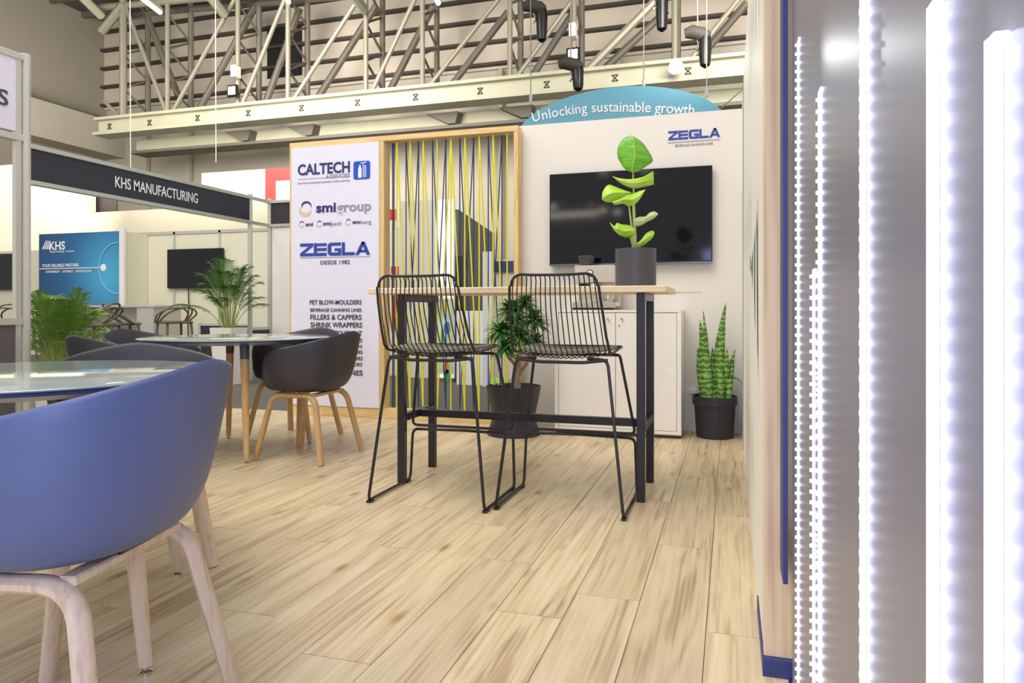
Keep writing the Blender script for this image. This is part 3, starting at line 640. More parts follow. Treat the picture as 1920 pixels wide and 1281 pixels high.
# ================================================================== BANNER FRAME + CORDS
YF = 5.44; YFB = 5.55
def fx(px): return PY(px, 500, YF).x
ft = PY(755, 252, YF).z
t = thing('partition_frame', 'pine timber partition frame with white sponsor banner and yellow and navy cords', 'partition', (fx(541), YF, 0))
xa, xb, xm0, xm1, xr0, xr1 = fx(543), fx(550), fx(711), fx(720), fx(963), fx(971.5)
for (x0_, x1_) in ((xa,xb),(xm0,xm1),(xr0,xr1)): part('post', G().box((x0_,YF,.085),(x1_,YFB,ft-.045), .002), M_pine, t)
part('top_rail', G().box((xa,YF-.002,ft-.045),(xr1,YFB,ft), .002), M_pineX, t)
part('bottom_rail', G().box((xa,YF-.004,0),(xr1,YFB,.085), .002), M_pineX, t)
bn = part('banner', G().box((xb-.012, YF-.012, .088), (xm0+.002, YF+.004, ft-.048)), M_banner, t)
YBn = YF-.0135
def bt(s, px0, px1, py, cap, m, bold=0, name='lettering'):
    part(name, text_wall(s, px0, px1, py, cap, YBn, bold), m, bn)
bt('CALTECH', 558.5, 656, 325.5, 19, M_blue2, .025); bt('AGENCIES', 611, 656, 333.5, 7, M_inkl)
bt('BOTTLING & PACKAGING EQUIPMENT, SPARES & SERVICES', 559, 656, 342.5, 2.2, M_inkl)
g = G(); 
for py in (337,): 
    a = PY(559,py,YBn); b = PY(657,py,YBn); g.box((a.x,YBn-.001,a.z),(b.x,YBn+.002,a.z+.004))
a = PY(563,484.5,YBn); b = PY(694,484.5,YBn); g.box((a.x,YBn-.001,a.z),(b.x,YBn+.002,a.z+.005)); part('rule_line', g, M_inkl, bn)
# badge
a = PY(663,337,YBn); b = PY(694,301,YBn); r_ = .02
pts = []
for cx_, cz_, a0 in ((b.x-r_,b.z-r_,0),(a.x+r_,b.z-r_,PI/2),(a.x+r_,a.z+r_,PI),(b.x-r_,a.z+r_,1.5*PI)):
    for k in range(5): pts.append((cx_+r_*math.cos(a0+k*PI/8), YBn, cz_+r_*math.sin(a0+k*PI/8)))
part('badge', G().poly(pts, (0,-.003,0)), mat('badge_blue', rgb(30,80,205), .5), bn)
wx = b.x-a.x; hz = b.z-a.z; g = G(); bp_ = lambda u, v: (a.x+wx*u, YBn-.004, a.z+hz*v)
g.poly([bp_(.3,.08),bp_(.5,.08),bp_(.5,.55),bp_(.45,.7),bp_(.42,.8),bp_(.38,.8),bp_(.35,.7),bp_(.3,.55)], (0,-.002,0))
for k in range(3): 
    u = .58+.08*k; g.poly([bp_(u,.1),bp_(u+.03,.1),bp_(u+.03,.85-.05*k),bp_(u,.85-.05*k)], (0,-.002,0))
g.poly([bp_(.45,.86),bp_(.8,.9),bp_(.8,.94),bp_(.45,.9)], (0,-.002,0)); part('badge_bottles', g, M_txtw, bn)
def swirl(cx_, cy_, R):
    def arc(a0, a1, w0, sc, ox, oy):
        g = G(); n_ = 16; L_ = []; Q = []
        for k in range(n_+1):
            tt = k/n_; an = a0+(a1-a0)*tt; wd = w0*math.sin(PI*min(1,max(.03,tt)))
            for rad, lst in ((R*sc+wd, L_), (R*sc-wd, Q)):
                p_ = PY(cx_+ox+rad*math.cos(an), cy_+oy-rad*.9*math.sin(an), YBn); p_.y = YBn-.001; lst.append(p_)
        m_ = n_+1; g.add(L_+Q, [(i,i+1,m_+i+1,m_+i) for i in range(n_)]); return g
    part('swirl', arc(-.3, PI*1.15, R*.16, .62, R*.05, -R*.28), M_blue2, bn); part('swirl', arc(PI*.8, PI*2.05, R*.26, .74, -R*.1, R*.2), M_gold, bn)
swirl(574, 391, 14); bt('smi', 593, 630, 397.5, 17, M_blue2, .03); bt('group', 632, 696, 395.5, 17, M_inkl, .02)
swirl(566, 420.5, 6); bt('smi', 573, 587, 424, 7, M_ink, .02); swirl(599, 419.5, 6); bt('smi', 606, 620, 422.5, 7, M_ink, .02); bt('pack', 621, 641, 422.5, 7, M_inkl)
swirl(653, 416.5, 6); bt('eno', 661, 675, 419.5, 7, M_ink, .02); bt('berg', 676, 696, 419.5, 7, M_inkl)
part('lettering', zegla(563, 694, 481, 24, YBn), M_blue, bn); bt('DESDE 1982', 601, 656, 495.5, 7, M_ink, 0)
rows = [('PET BLOW-MOULDERS',581,678,571,8,.012),('BEVERAGE CANNING LINES',582,678,584.5,6,.008),('FILLERS & CAPPERS',582,678,599.5,9,.012),('SHRINK WRAPPERS',582.5,679,614,9,.014),
 ('LABELLING EQUIPMENT',583,679,628.5,8,.008),('WATER LINES',622,679,641.5,7,.01),('PALLETISERS',629,679,652,5,.004),('BOTTLING LINES',616,680,663,6,.006),('CASE PACKERS',622,680,675,6.5,.006),('INSPECTORS',630,679,686.5,6.5,.004),('FILLING LINES',596,680,703,9,.014)]
for s, p0_, p1_, py, cp, bd in rows: bt(s, p0_, p1_, py, cp, M_ink, bd)
# cords
zt0 = ft-.05; zb0 = .088
def cordset(tops, m, yy, pairs, lab):
    for i, j in pairs:
        if 0 <= i < len(tops) and 0 <= j < len(tops):
            a = (tops[i], yy, zt0); b = (tops[j], yy, zb0)
            part('cord', G().tube([a, b], 0.006 if m is M_yellow else .005, 6), m, t, smooth=True)
s3 = lambda z: 700+z/3.883
bt_ = [fx(s3(z)) for z in (112,210,303,405,503,605,708,815,915)]
yt_ = [fx(s3(z)) for z in (158,255,350,452,553,655,760,862,965)]
pairs = [(0,0)]
for k in (1,3,5,7): pairs += [(k,k),(k,k+1),(k+1,k),(k+1,k+1)]
cordset(bt_, M_ncord, YF+.075, pairs, 'navy')
bt2 = [x+.012 for x in bt_]; cordset(bt2[:1], M_ncord, YF+.075, [(0,0)], 'navy')
py_ = [(k,k) for k in range(9)]+[(k,k+1) for k in (0,1,2,4,5,6,7)]+[(4,3)]
cordset(yt_, M_yellow, YF+.035, sorted(set(py_)), 'yellow')
# ================================================================== REAR WALL ITEMS
a = PY(1030,325,YR-.07); b = PY(1335.5,311.5,YR-.07); c = PY(1335.5,494.5,YR-.07); d = PY(1030,498,YR-.07)
zt_ = (a.z+b.z)/2; zb_ = (c.z+d.z)/2
t = thing('television', 'large black wall television on the rear wall behind the leafy table plant', 'television', ((a.x+b.x)/2, YR-.07, zb_))
part('housing', G().box((a.x, YR-.066, zb_), (b.x, YR-.02, zt_), .004), M_bezel, t)
part('screen', G().box((a.x+.008, YR-.07, zb_+.022), (b.x-.008, YR-.06, zt_-.008)), M_screen, t)
part('lower_trim', G().box((a.x, YR-.073, zb_), (b.x, YR-.066, zb_+.012)), mat('grey_trim', rgb(120,120,125), .3, metal=.8), t)
part('wall_bracket', G().box((a.x+.5, YR-.02, zb_+.2), (b.x-.5, YR-.002, zt_-.2)), M_bezel, t)
t = thing('wall_logo', 'royal blue lettered logo at upper right of the rear wall', 'logo', PY(1300,268,YR-.003))
part('lettering', zegla(1253, 1350, 263.5, 17, YR-.001), M_blue, t)
a = PY(1252,268.5,YR-.002); b = PY(1350,268.5,YR-.002); part('rule_line', G().box((a.x,YR-.004,a.z),(b.x,YR-.001,a.z+.004)), M_inkl, t)
part('tagline', text_wall('BEVERAGE CANNING LINES', 1266, 1337, 273.5, 4.5, YR-.001, 0), M_inkl, t)
# cabinet
YCF = 5.2; xa_ = PY(1040,700,YCF).x; xb_ = PY(1277,700,YCF).x; xd = PY(1154,700,YCF).x; hc = .925
t = thing('storage_cabinet', 'white two-door storage cabinet standing against the rear wall', 'cabinet', ((xa_+xb_)/2, (YCF+YR)/2, 0))
part('carcass', G().box((xa_, YCF+.02, .02), (xb_, YR-.004, hc-.018)), M_cab, t); part('plinth', G().box((xa_+.01, YCF+.015, 0), (xb_-.004, YR-.01, .02)), M_gap, t)
part('top_panel', G().box((xa_, YCF-.002, hc-.018), (xb_, YR-.004, hc), .001), M_cab, t)
for s in (xa_, xb_-.028): part('side_frame', G().box((s, YCF, .03), (s+.028, YCF+.02, hc-.018)), M_cab, t)
part('bottom_frame', G().box((xa_+.028, YCF, .03), (xb_-.028, YCF+.02, .052)), M_cab, t); part('shadow_gap', G().box((xa_+.028, YCF+.017, .052), (xb_-.028, YCF+.0195, hc-.018)), M_gap, t)
for k, (x0_, x1_) in enumerate(((xa_+.031, xd-.002), (xd+.002, xb_-.031))):
    dr = part('door', G().box((x0_, YCF+.001, .055), (x1_, YCF+.016, hc-.022), .001), M_cab, t)
    q = PY(1140 if k == 0 else 1166, 598, YCF); kg = G().tube([(q.x, YCF-.018, q.z), (q.x, YCF+.001, q.z)], [.009,.006], 10); part('knob', kg, M_steel, dr, smooth=True)
    if k: part('keyhole', G().tube([(q.x-.02, YCF-.001, q.z-.05), (q.x-.02, YCF+.002, q.z-.05)], .008, 10), M_steel, dr)
# espresso machine
xm = (PY(1077,540,5.28).x+PY(1160,540,5.28).x)/2; wm = .17; Ym0, Ym1 = 5.24, 5.52
t = thing('espresso_machine', 'stainless steel espresso machine on the white cabinet behind the tabletop', 'coffee machine', (xm, 5.38, hc))
part('body', G().box((xm-wm+.01, 5.40, hc+.02), (xm+wm-.01, Ym1, hc+.33), .008), M_steel, t)
hd = part('head', G().box((xm-wm+.005, Ym0, hc+.2), (xm+wm-.02, 5.41, hc+.335), .008), M_steel, t)
for k in range(3): part('dial_button', G().tube([(xm+.02+.035*k, Ym0-.008, hc+.29), (xm+.02+.035*k, Ym0+.002, hc+.29)], .011, 14), M_chrome, hd)
part('pressure_gauge', G().tube([(xm-.04, Ym0-.01, hc+.275), (xm-.04, Ym0+.002, hc+.275)], .026, 18), M_bezel, hd, label='round black ringed pressure gauge')
part('gauge_face', G().tube([(xm-.04, Ym0-.012, hc+.275), (xm-.04, Ym0-.009, hc+.275)], .02, 18), M_white, hd)
part('drip_tray', G().box((xm-wm, Ym0-.02, hc+.012), (xm+wm-.03, 5.41, hc+.06), .004), M_steel, t); part('tray_edge', G().box((xm-wm, Ym0-.024, hc), (xm+wm-.03, 5.4, hc+.012)), M_bezel, t)
part('group_head', G().tube([(xm-.02, Ym0+.06, hc+.2), (xm-.02, Ym0+.06, hc+.165)], .035, 16), M_chrome, t)
part('portafilter', G().tube([(xm-.02, Ym0+.05, hc+.16), (xm-.02, Ym0-.06, hc+.15)], [.02,.015], 8), M_bezel, t)
part('grinder_outlet', G().tube([(xm-.11, Ym0+.06, hc+.2), (xm-.11, Ym0+.06, hc+.15)], [.03,.022], 12), M_bezel, t)
part('steam_wand', G().tube(fillet([(xm+.13, Ym0+.03, hc+.2), (xm+.14, Ym0-.01, hc+.13), (xm+.145, Ym0-.03, hc+.08)], .03), .005, 6), M_chrome, t)
part('milk_jug', G().lathe([(.0,.0),(.035,.0),(.04,.03),(.032,.08),(.035,.09)], (xm+.09, Ym0+.03, hc+.062), 16), M_steel, t, smooth=True)
part('bean_hopper', G().lathe([(.03,0),(.05,.01),(.06,.05),(.068,.07),(.068,.078),(0,.08)], (xm-.09, 5.36, hc+.335), 20), mat('smoky_hopper', rgb(72,74,70), .2), t, smooth=True)
# ================================================================== BAR TABLE
X0, X1, Ya, Yb = -1.68, -.412, 3.46, 3.865
hU, hT = 1.010, 1.041
t = thing('bar_table', 'tall bar table with pale wooden top and black steel frame', 'table', ((X0+X1)/2, (Ya+Yb)/2, 0))
part('tabletop', G().box((-1.83, 3.35, hU), (-.285, 3.94, hT), .003), M_top, t)
part('back_batten', G().box((-1.93, 3.925, hU+.006), (-.15, 3.955, hU+.014)), M_top, t)
for x in (X0, X1):
    for y in (Ya, Yb): part('leg', G().box((x-.02, y-.02, 0), (x+.02, y+.02, hU), .003), M_leg, t)
    part('top_rail', G().box((x-.02, Ya+.02, hU-.04), (x+.02, Yb-.02, hU), .003), M_leg, t); part('side_rail', G().box((x-.02, Ya+.02, .33), (x+.02, Yb-.02, .37), .003), M_leg, t)
part('foot_rail', G().box((X0+.02, (Ya+Yb)/2-.02, .33), (X1-.02, (Ya+Yb)/2+.02, .37), .003), M_leg, t)
# ================================================================== WIRE STOOLS (local: back towards -Y, front +Y)
def wire_stool(label, x, y):
    t = thing('wire_bar_stool', label, 'bar stool', (x, y, 0), 0, 'black wire bar stools at the tall table'); r = .0076
    tw, bw = .215, .295; zs = .705
    # lower frame: near leg, floor runner, front leg, foot bar, mirrored
    for s in (-1, 1):
        part('leg', G().tube(fillet([(s*.12,-.16,zs),(s*tw,-.175,zs-.004),(s*bw,-.235,.012),(s*bw,.235,.012),(s*bw*.965,.245,.28),(0,.245,.285)], .035), r, 8), M_black, t, world=False, smooth=True)
        part('floor_glide', G().box((s*bw-.011,-.235,0), (s*bw+.011,-.195,.012)), M_black, t, world=False); part('floor_glide', G().box((s*bw-.011,.18,0), (s*bw+.011,.22,.012)), M_black, t, world=False)
    part('footrest', G().tube(fillet([(-tw,.12,zs),(-tw*1.02,.17,zs-.004),(-bw*.97,.245,.302),(bw*.97,.245,.302),(tw*1.02,.17,zs-.004),(tw,.12,zs)], .03), r, 8), M_black, t, world=False, smooth=True)
    part('seat_support', G().tube([(-tw,-.17,zs-.005),(-.1,-.175,zs-.018),(.1,-.175,zs-.018),(tw,-.17,zs-.005)], r, 8), M_black, t, world=False, smooth=True)
    part('seat_support', G().tube([(-tw,.13,zs),(tw,.13,zs)], r, 8), M_black, t, world=False, smooth=True)
    # basket rim: a rounded loop seat front -> sides -> back top
    sw, bt2_ = .225, .195
    ztop = 1.085; yt = -.335
    def prof(u, x_):     # u 0 front seat edge .. 1 back top; returns y,z with dish depending on x
        dish = .022*(1-(x_/.22)**2)
        pts = [(.235,.742),(.05,.728),(-.12,.722),(-.19,.735),(-.225,.78),(-.275,.90),(-.315,1.0),(yt,ztop)]
        m = len(pts)-1; q = u*m; i = min(int(q), m-1); f_ = q-i
        y_ = pts[i][0]*(1-f_)+pts[i+1][0]*f_; z_ = pts[i][1]*(1-f_)+pts[i+1][1]*f_
        if u < .5: z_ -= dish*(1 if u > .1 else u*10)
        else: y_ -= dish*1.6*min(1, (1-u)*4)
        return y_, z_
    def halfw(u): return sw-(sw-bt2_)*max(0, (u-.5)*2)
    # rim
    loop = []
    for k in range(11):                      # left side front -> top
        u = k/10; 
        if .06 < u < .93: y_, z_ = prof(u, halfw(u)); loop.append((-halfw(u), y_, z_+.004))
    y_, z_ = prof(1, 0); n_ = 8
    for k in range(5): a_ = PI-k*PI/8; loop.append((-bt2_+.05+.05*math.cos(a_), yt+.012+(.0)*k, ztop-.05+.05*math.sin(a_)))
    for k in range(1,6): xx = -bt2_+.05+(2*bt2_-.1)*k/6; loop.append((xx, yt-.028*(1-(xx/.2)**2), ztop-.006*(1-(xx/.2)**2)))
    for k in range(5): a_ = PI/2-k*PI/8; loop.append((bt2_-.05+.05*math.cos(a_), yt+.012, ztop-.05+.05*math.sin(a_)))
    for k in range(10,-1,-1):
        u = k/10
        if .06 < u < .93: y_, z_ = prof(u, halfw(u)); loop.append((halfw(u), y_, z_+.004))
    yf, zf = prof(0, 0)
    for k in range(5): a_ = -k*PI/8; loop.append((sw-.06+.06*math.cos(a_), yf-.04+.04*math.sin(-a_), zf))
    for k in range(5): a_ = PI/2+k*PI/8; loop.append((-sw+.06+.06*math.cos(a_), yf-.04+.04*math.sin(a_), zf))
    part('basket_rim', G().tube(loop, .0062, 8, closed=True), M_black, t, world=False, smooth=True)
    nw = 18
    for k in range(nw):
        f_ = (k+.5)/nw*2-1; pts = []
        for j in range(22):
            u = j/21; xx = f_*(halfw(u)-.004); y_, z_ = prof(u, xx)
            edge = abs(f_) > .82
            if edge and u > .95: z_ -= .018*(abs(f_)-.82)/.18; 
            if u > .97: y_ = yt-.028*(1-(xx/.2)**2)+.01
            pts.append((xx, y_, z_-(.0 if u < .99 else .006)))
        part('basket_wire', G().tube(pts, .0028, 6), M_black, t, world=False, smooth=True)
    # cushion
    g = G(); R = 9; Q = 24; vs = []
    for i in range(R):
        rr = i/(R-1)
        for k in range(Q):
            a_ = 2*PI*k/Q; c_, s_ = math.cos(a_), math.sin(a_); e = .6
            xx = .222*rr*math.copysign(abs(c_)**e, c_); yy = .02+.2*rr*math.copysign(abs(s_)**e, s_)
            zz = .737-.018*(1-(xx/.22)**2)+.006*(yy/.2)**2; vs.append((xx, yy, zz))
    top = vs; n0 = len(top); bot = [(x_,y_,z_+.014*(1 if 0 else 1)) for x_,y_,z_ in top]
    vs = top+bot; fs = []
    for i in range(R-1):
        for k in range(Q):
            l = (k+1)%Q; fs.append((i*Q+l, i*Q+k, (i+1)*Q+k, (i+1)*Q+l)); fs.append((n0+i*Q+k, n0+i*Q+l, n0+(i+1)*Q+l, n0+(i+1)*Q+k))
    for k in range(Q):
        l = (k+1)%Q; i = R-1; fs.append((i*Q+l, i*Q+k, n0+i*Q+k, n0+i*Q+l))
    part('seat_pad', g.add(vs, fs), M_pad, t, world=False, smooth=True, label='thin grey seat pad')
    return t
wire_stool('black wire bar stool nearer the banner frame, left one at the tall table', -1.365, 3.285)
wire_stool('black wire bar stool in front of the hourglass planter, right one at the tall table', -.742, 3.35)
# ================================================================== TUB CHAIRS
def tub_mesh():
    g = G(); NR, NA = 16, 48; vs = []
    for i in range(NR):
        rho = i/(NR-1)
        for k in range(NA):
            a_ = 2*PI*k/NA          # 0 = front (+Y local), PI = back
            ca, sa = math.cos(a_), math.sin(a_)
            dfront = abs(((a_+PI) % (2*PI))-PI)      # angular distance from front
            # rim height: high at the back, falling along the arms, low at the seat front
            sm = lambda v: v*v*(3-2*v)
            tt = sm(min(1, max(0, (dfront-.45)/.5))); back = max(0, (dfront-.95)/(PI-.95))
            hr = .45+(.635-.45)*tt+.165*(back**.7)
            z0 = .42; e = .85; X_ = .298*math.copysign(abs(sa)**e, sa); Y_ = (.255 if ca > 0 else .27)*math.copysign(abs(ca)**e, ca)
            tab = [(0,0,0),(.3,.42,0),(.5,.64,.03),(.62,.78,.10),(.72,.86,.24),(.82,.915,.45),(.91,.955,.7),(1,1,1)]
            for q_ in range(len(tab)-1):
                if tab[q_][0] <= rho <= tab[q_+1][0]+1e-9:
                    f_ = (rho-tab[q_][0])/(tab[q_+1][0]-tab[q_][0]); fr = tab[q_][1]*(1-f_)+tab[q_+1][1]*f_; zr = tab[q_][2]*(1-f_)+tab[q_+1][2]*f_; break
            zz = z0+(hr-z0)*zr
            vs.append((X_*fr, Y_*fr-.035*zr*back, zz))
    fs = []
    for i in range(NR-1):
        for k in range(NA):
            l = (k+1)%NA
            if i == 0: 
                if k == 0: pass
            fs.append((i*NA+k, i*NA+l, (i+1)*NA+l, (i+1)*NA+k))
    return g.add(vs, fs)
def weld(me):
    import bmesh
    bm = bmesh.new(); bm.from_mesh(me); bmesh.ops.remove_doubles(bm, verts=bm.verts, dist=1e-5); bmesh.ops.recalc_face_normals(bm, faces=bm.faces)
    for f in bm.faces: f.smooth = True
    bm.to_mesh(me); bm.free()
def tub_chair(label, x, y, rz, m_leg, m_sh=None):
    t = thing('tub_chair', label, 'chair', (x, y, 0), rz, 'tub chairs round the low tables')
    sh = part('shell', tub_mesh(), m_sh or M_shell, t, world=False, smooth=False, solid=.008); weld(sh.data)
    md = sh.modifiers.new('s', 'SUBSURF'); md.levels = 1; md.render_levels = 1
    for sx in (-1, 1):
        for sy in (-1, 1):
            pth = fillet([(sx*.175, sy*.0, .402), (sx*.175, sy*.15, .402), (sx*.235, sy*.235, .0)], .075, 8)
            part('leg', G().tube(pth, [.017]*(len(pth)), 10, w=1.35, up=(0,0,1)), m_leg, t, world=False, smooth=True)
    for sy in (-1, 1): part('crossbar', G().box((-.17, sy*.125-.018, .395), (.17, sy*.125+.018, .415), .004), m_leg, t, world=False)
    part('underplate', G().box((-.05,-.15,.413), (.05,.15,.428), .003), M_leg, t, world=False)
    return t
proto = tub_chair('tub chair, blue LED sheen in its colour, pale bentwood legs, nearest camera at lower left', -1.345, 1.165, PI/2+.2, M_beech_pale, M_sheenshell); proto.scale = (1.04, 1.04, 1.04)
proto3 = tub_chair('dark tub chair across the near table, its inside facing the camera', -2.12, 2.13, PI+PI/4, M_beech_pale)
proto2 = tub_chair('black tub chair right of the round table, back towards the tall table', -2.55, 3.93, PI/2-.02, M_beech)
def place(src, label, x, y, rz):
    o = dup(src); o.location = (x, y, 0); o.rotation_euler = (0,0,rz); o['label'] = label; return o
place(proto2, 'black tub chair on the far side of the round table, by the banner', -3.03, 4.47, PI-.1)
place(proto2, 'black tub chair between the two low tables, facing the far one', -3.27, 3.22, -.25)
place(proto2, 'black tub chair on the far left side of the round table', -3.78, 3.95, -PI/2)
# ================================================================== LOW TABLES
def low_table(label, x, y, R, rot, fr, m_leg):
    t = thing('round_table', label, 'table', (x, y, 0), rot, 'low round tables')
    part('top', G().lathe([(0,.738),(R-.01,.738),(R-.004,.742),(R-.004,.745),(R-.012,.748),(0,.748)], n=64), M_glass, t, world=False, smooth=True, label='pale grey glossy round top')
    part('underside', G().lathe([(0,.712),(R-.09,.712),(R-.006,.731),(R-.002,.738),(0,.738)], n=64), M_tedge, t, world=False, smooth=True, label='blue grey bevelled edge')
    for k in range(4):
        a_ = k*PI/2; c_, s_ = math.cos(a_), math.sin(a_); r1 = fr-.10
        p0_ = Vector((r1*c_, r1*s_, .712)); p1_ = Vector((fr*c_, fr*s_, .02)); pm = p0_.lerp(p1_, .13)
        lg = part('leg', G().tube([pm, p0_.lerp(p1_, .5), p1_], [.026,.0235,.017], 16), m_leg, t, world=False, smooth=True)
        part('collar', G().tube([p0_, pm], [.029,.0265], 16), M_collar, lg, world=False, smooth=True, label='grey metal collar'); part('foot', G().lathe([(.010,0),(.018,.0),(.018,.008),(.008,.012),(.008,.025)], (p1_.x, p1_.y, 0), 14), M_chrome, lg, world=False, smooth=True, label='chrome levelling foot')
low_table('round low table by the banner, with four beech legs', -3.12, 3.95, .6, PI/4, .475, M_beech)
low_table('round low table at the left edge in front of the nearest chair', -1.92, 1.53, .52, -.15, .5, M_beech_pale)
# ================================================================== PLANTS
def pot_lathe(prof, c, m, parent, name='pot', n=40): return part(name, G().lathe(prof, c, n), m, parent, smooth=True)
# table plant
zp = 3.5; pc = P(1192, 534, zp); pc.z = hT
t = thing('broad_leaf_plant', 'bright broad-leaved plant in a charcoal cylinder pot on the tall table', 'plant', pc)
pot_lathe([(0,0),(.097,0),(.099,.002),(.0995,.186),(.095,.186),(.094,.165),(0,.165)], pc, M_pot, t)
part('soil', G().lathe([(0,.166),(.09,.166)], pc, 24), M_soil, t)
def lp(px, py, dz=0): return P(px, py, zp+dz)
def leaf(name, mid, wid, side=(1,0,0), m=M_bird, fold=.25, dz=None, n=12):
    ctrl = [lp(*p) for p in mid]; 
    def cr(ps, t_):
        m_ = len(ps)-1; q = t_*m_; i = min(int(q), m_-1); f_ = q-i
        p0_ = ps[max(i-1,0)]; p1_ = ps[i]; p2_ = ps[i+1]; p3_ = ps[min(i+2,m_)]
        return .5*((2*p1_)+(-p0_+p2_)*f_+(2*p0_-5*p1_+4*p2_-p3_)*f_*f_+(-p0_+3*p1_-3*p2_+p3_)*f_**3)
    pts = [cr(ctrl, k/n) for k in range(n+1)]; px_m = zp/F
    ws = []
    for k in range(n+1):
        tt = k/n; prof_ = max(.02, math.sin(PI*tt**.8))**.7; 
        if isinstance(wid, tuple): ws.append((wid[0]*px_m*prof_, wid[1]*px_m*prof_))
        else: ws.append(wid*px_m*prof_)
    o = part(name, G().blade(pts, ws, side, fold), m, t, smooth=True, solid=.0015)
    part('midrib', G().tube([p+Vector((0,-.002,0)) for p in pts], .002, 5), M_stem, o, smooth=True)
def leaf2(E1, E2, m=M_bird, dz=0.0, bow=.02, tilt=0.0):
    n = 18; out = []
    def smp(E, t_):
        m_ = len(E)-1; q = t_*m_; i = min(int(q), m_-1); f_ = q-i; g_ = lambda a: E[max(0,min(m_,a))]
        r = []
        for d in (0,1):
            p0_,p1_,p2_,p3_ = g_(i-1)[d],g_(i)[d],g_(i+1)[d],g_(i+2)[d]
            r.append(.5*(2*p1_+(-p0_+p2_)*f_+(2*p0_-5*p1_+4*p2_-p3_)*f_*f_+(-p0_+3*p1_-3*p2_+p3_)*f_**3))
        return r
    g = G(); vs = []; W = 7; mid = []
    for k in range(n+1):
        tt = k/n; a = smp(E1, tt); b = smp(E2, tt)
        for j in range(W):
            f_ = j/(W-1); px = a[0]*(1-f_)+b[0]*f_; py = a[1]*(1-f_)+b[1]*f_
            d_ = dz-bow*math.sin(PI*tt)+abs(f_-.5)*2*bow*1.2*math.sin(PI*tt)+tilt*(f_-.5)*math.sin(PI*tt)+.0035*math.sin(tt*38)*abs(f_-.5)
            v = lp(px, py, d_); vs.append(v)
            if j == W//2: mid.append(v+Vector((0,-.002,0)))
    g.add(vs, [(k*W+j, k*W+j+1, (k+1)*W+j+1, (k+1)*W+j) for k in range(n) for j in range(W-1)])
    o = part('leaf', g, m, t, smooth=True, solid=.0015); part('midrib', G().tube(mid, .0018, 5), M_stem, o, smooth=True)
leaf2([(1187,324),(1172,317),(1162,303),(1157,287),(1161,270),(1172,258),(1185,254)],[(1187,324),(1198,321),(1211,312),(1224,302),(1217,285),(1204,267),(1185,254)],M_birdd,-.01,.03)
leaf2([(1149,331),(1165,335),(1185,336),(1205,332),(1218,325),(1225,321)],[(1149,331),(1160,341),(1176,350),(1190,353),(1209,350),(1226,346)],M_bird,-.03,.03,.06)
leaf2([(1129,374),(1130,360),(1140,347),(1153,350),(1168,356),(1184,361)],[(1129,374),(1137,379),(1150,379),(1162,372),(1173,367),(1184,361)],M_bird,-.05,.03)
leaf2([(1148,378),(1160,374),(1175,366),(1190,362),(1200,358),(1210,356)],[(1148,378),(1152,384),(1168,382),(1180,387),(1195,379),(1210,356)],M_bird,-.08,.03)
leaf2([(1187,412),(1198,407),(1210,406),(1218,399),(1228,397),(1234,402)],[(1187,412),(1189,424),(1201,423),(1213,416),(1225,410),(1234,402)],mat('pale_leaf_back',rgb(200,215,150),.4),-.03,.02)
leaf2([(1144,418),(1152,424),(1157,418),(1166,421),(1181,423),(1191,432)],[(1144,418),(1151,431),(1162,441),(1175,446),(1188,442),(1191,432)],M_bird,-.06,.03)
leaf2([(1192,458),(1203,449),(1211,438),(1221,433),(1226,434),(1227,438)],[(1192,458),(1196,465),(1206,461),(1216,453),(1223,446),(1227,438)],M_bird,-.03,.01)
for top_ in ((1187,325,0),(1188,354,0),(1186,367,0),(1178,375,-.05),(1191,420,0),(1180,436,-.03)):
    a = lp(*top_); b = Vector((pc.x+(a.x-pc.x)*.2, pc.y, pc.z+.16)); part('stem', G().tube([b, b.lerp(a,.5)+Vector((0,.01,0)), a], [.006,.005,.003], 7), M_stem, t, smooth=True)
# snake plant
sc_ = P(1340, 820, 5.17); sc_.z = 0; zp = 5.17
t = thing('snake_plant', 'banded snake plant in a black rimmed pot in the right corner', 'plant', sc_)
pot_lathe([(0,0),(.125,0),(.13,.005),(.145,.24),(.158,.24),(.158,.30),(.148,.30),(.143,.25),(0,.25)], sc_, M_potb, t); part('soil', G().lathe([(0,.255),(.14,.255)], sc_, 24), M_soil, t)
def sleaf(bx, tip, w_, via=None, twist=0):
    a = P(bx, 750, zp+random.uniform(-.07,.05)); a.z = .25; b = P(tip[0], tip[1], zp+random.uniform(-.05,.1)); pts = []; n = 14
    v = P(via[0], via[1], zp) if via else a.lerp(b,.5)
    for k in range(n+1):
        tt = k/n; pts.append(a*(1-tt)**2+v*2*tt*(1-tt)+b*tt*tt)
    w_ = w_*zp/F; w_ *= 1.35; ws = [w_*(.75+.25*math.sin(PI*min(1,tt*1.2)))*(1 if tt < .62 else max(.02,(1-(tt-.62)/.38))**.6) for tt in [k/n for k in range(n+1)]]
    part('leaf', G().blade(pts, ws, (math.cos(twist), math.sin(twist), 0), .18), M_snake, t, smooth=True, solid=.003)
for a_ in ((1327,(1312,600),7.5,(1325,680)),(1330,(1318,582),3,(1326,640)),(1352,(1361,568),6.5,(1343,660)),(1347,(1343,633),5,None),(1358,(1363,655),6,None),(1367,(1378,656),4.5,(1366,700)),(1320,(1308,652),6,(1316,700)),(1337,(1336,650),5.5,None),(1338,(1340,690),6,None),(1353,(1351,672),7.5,None),(1328,(1330,668),6.5,None)): sleaf(*a_)
g = G(); pts = [P(1363,750,zp),P(1364,728,zp),P(1370,712,zp),P(1379,709,zp),P(1388,715,zp),P(1397,728,zp)]
part('leaf', g.blade(pts, [.012,.014,.014,.012,.008,.001], (0,1,.3), .2), M_snake, t, smooth=True, solid=.003)
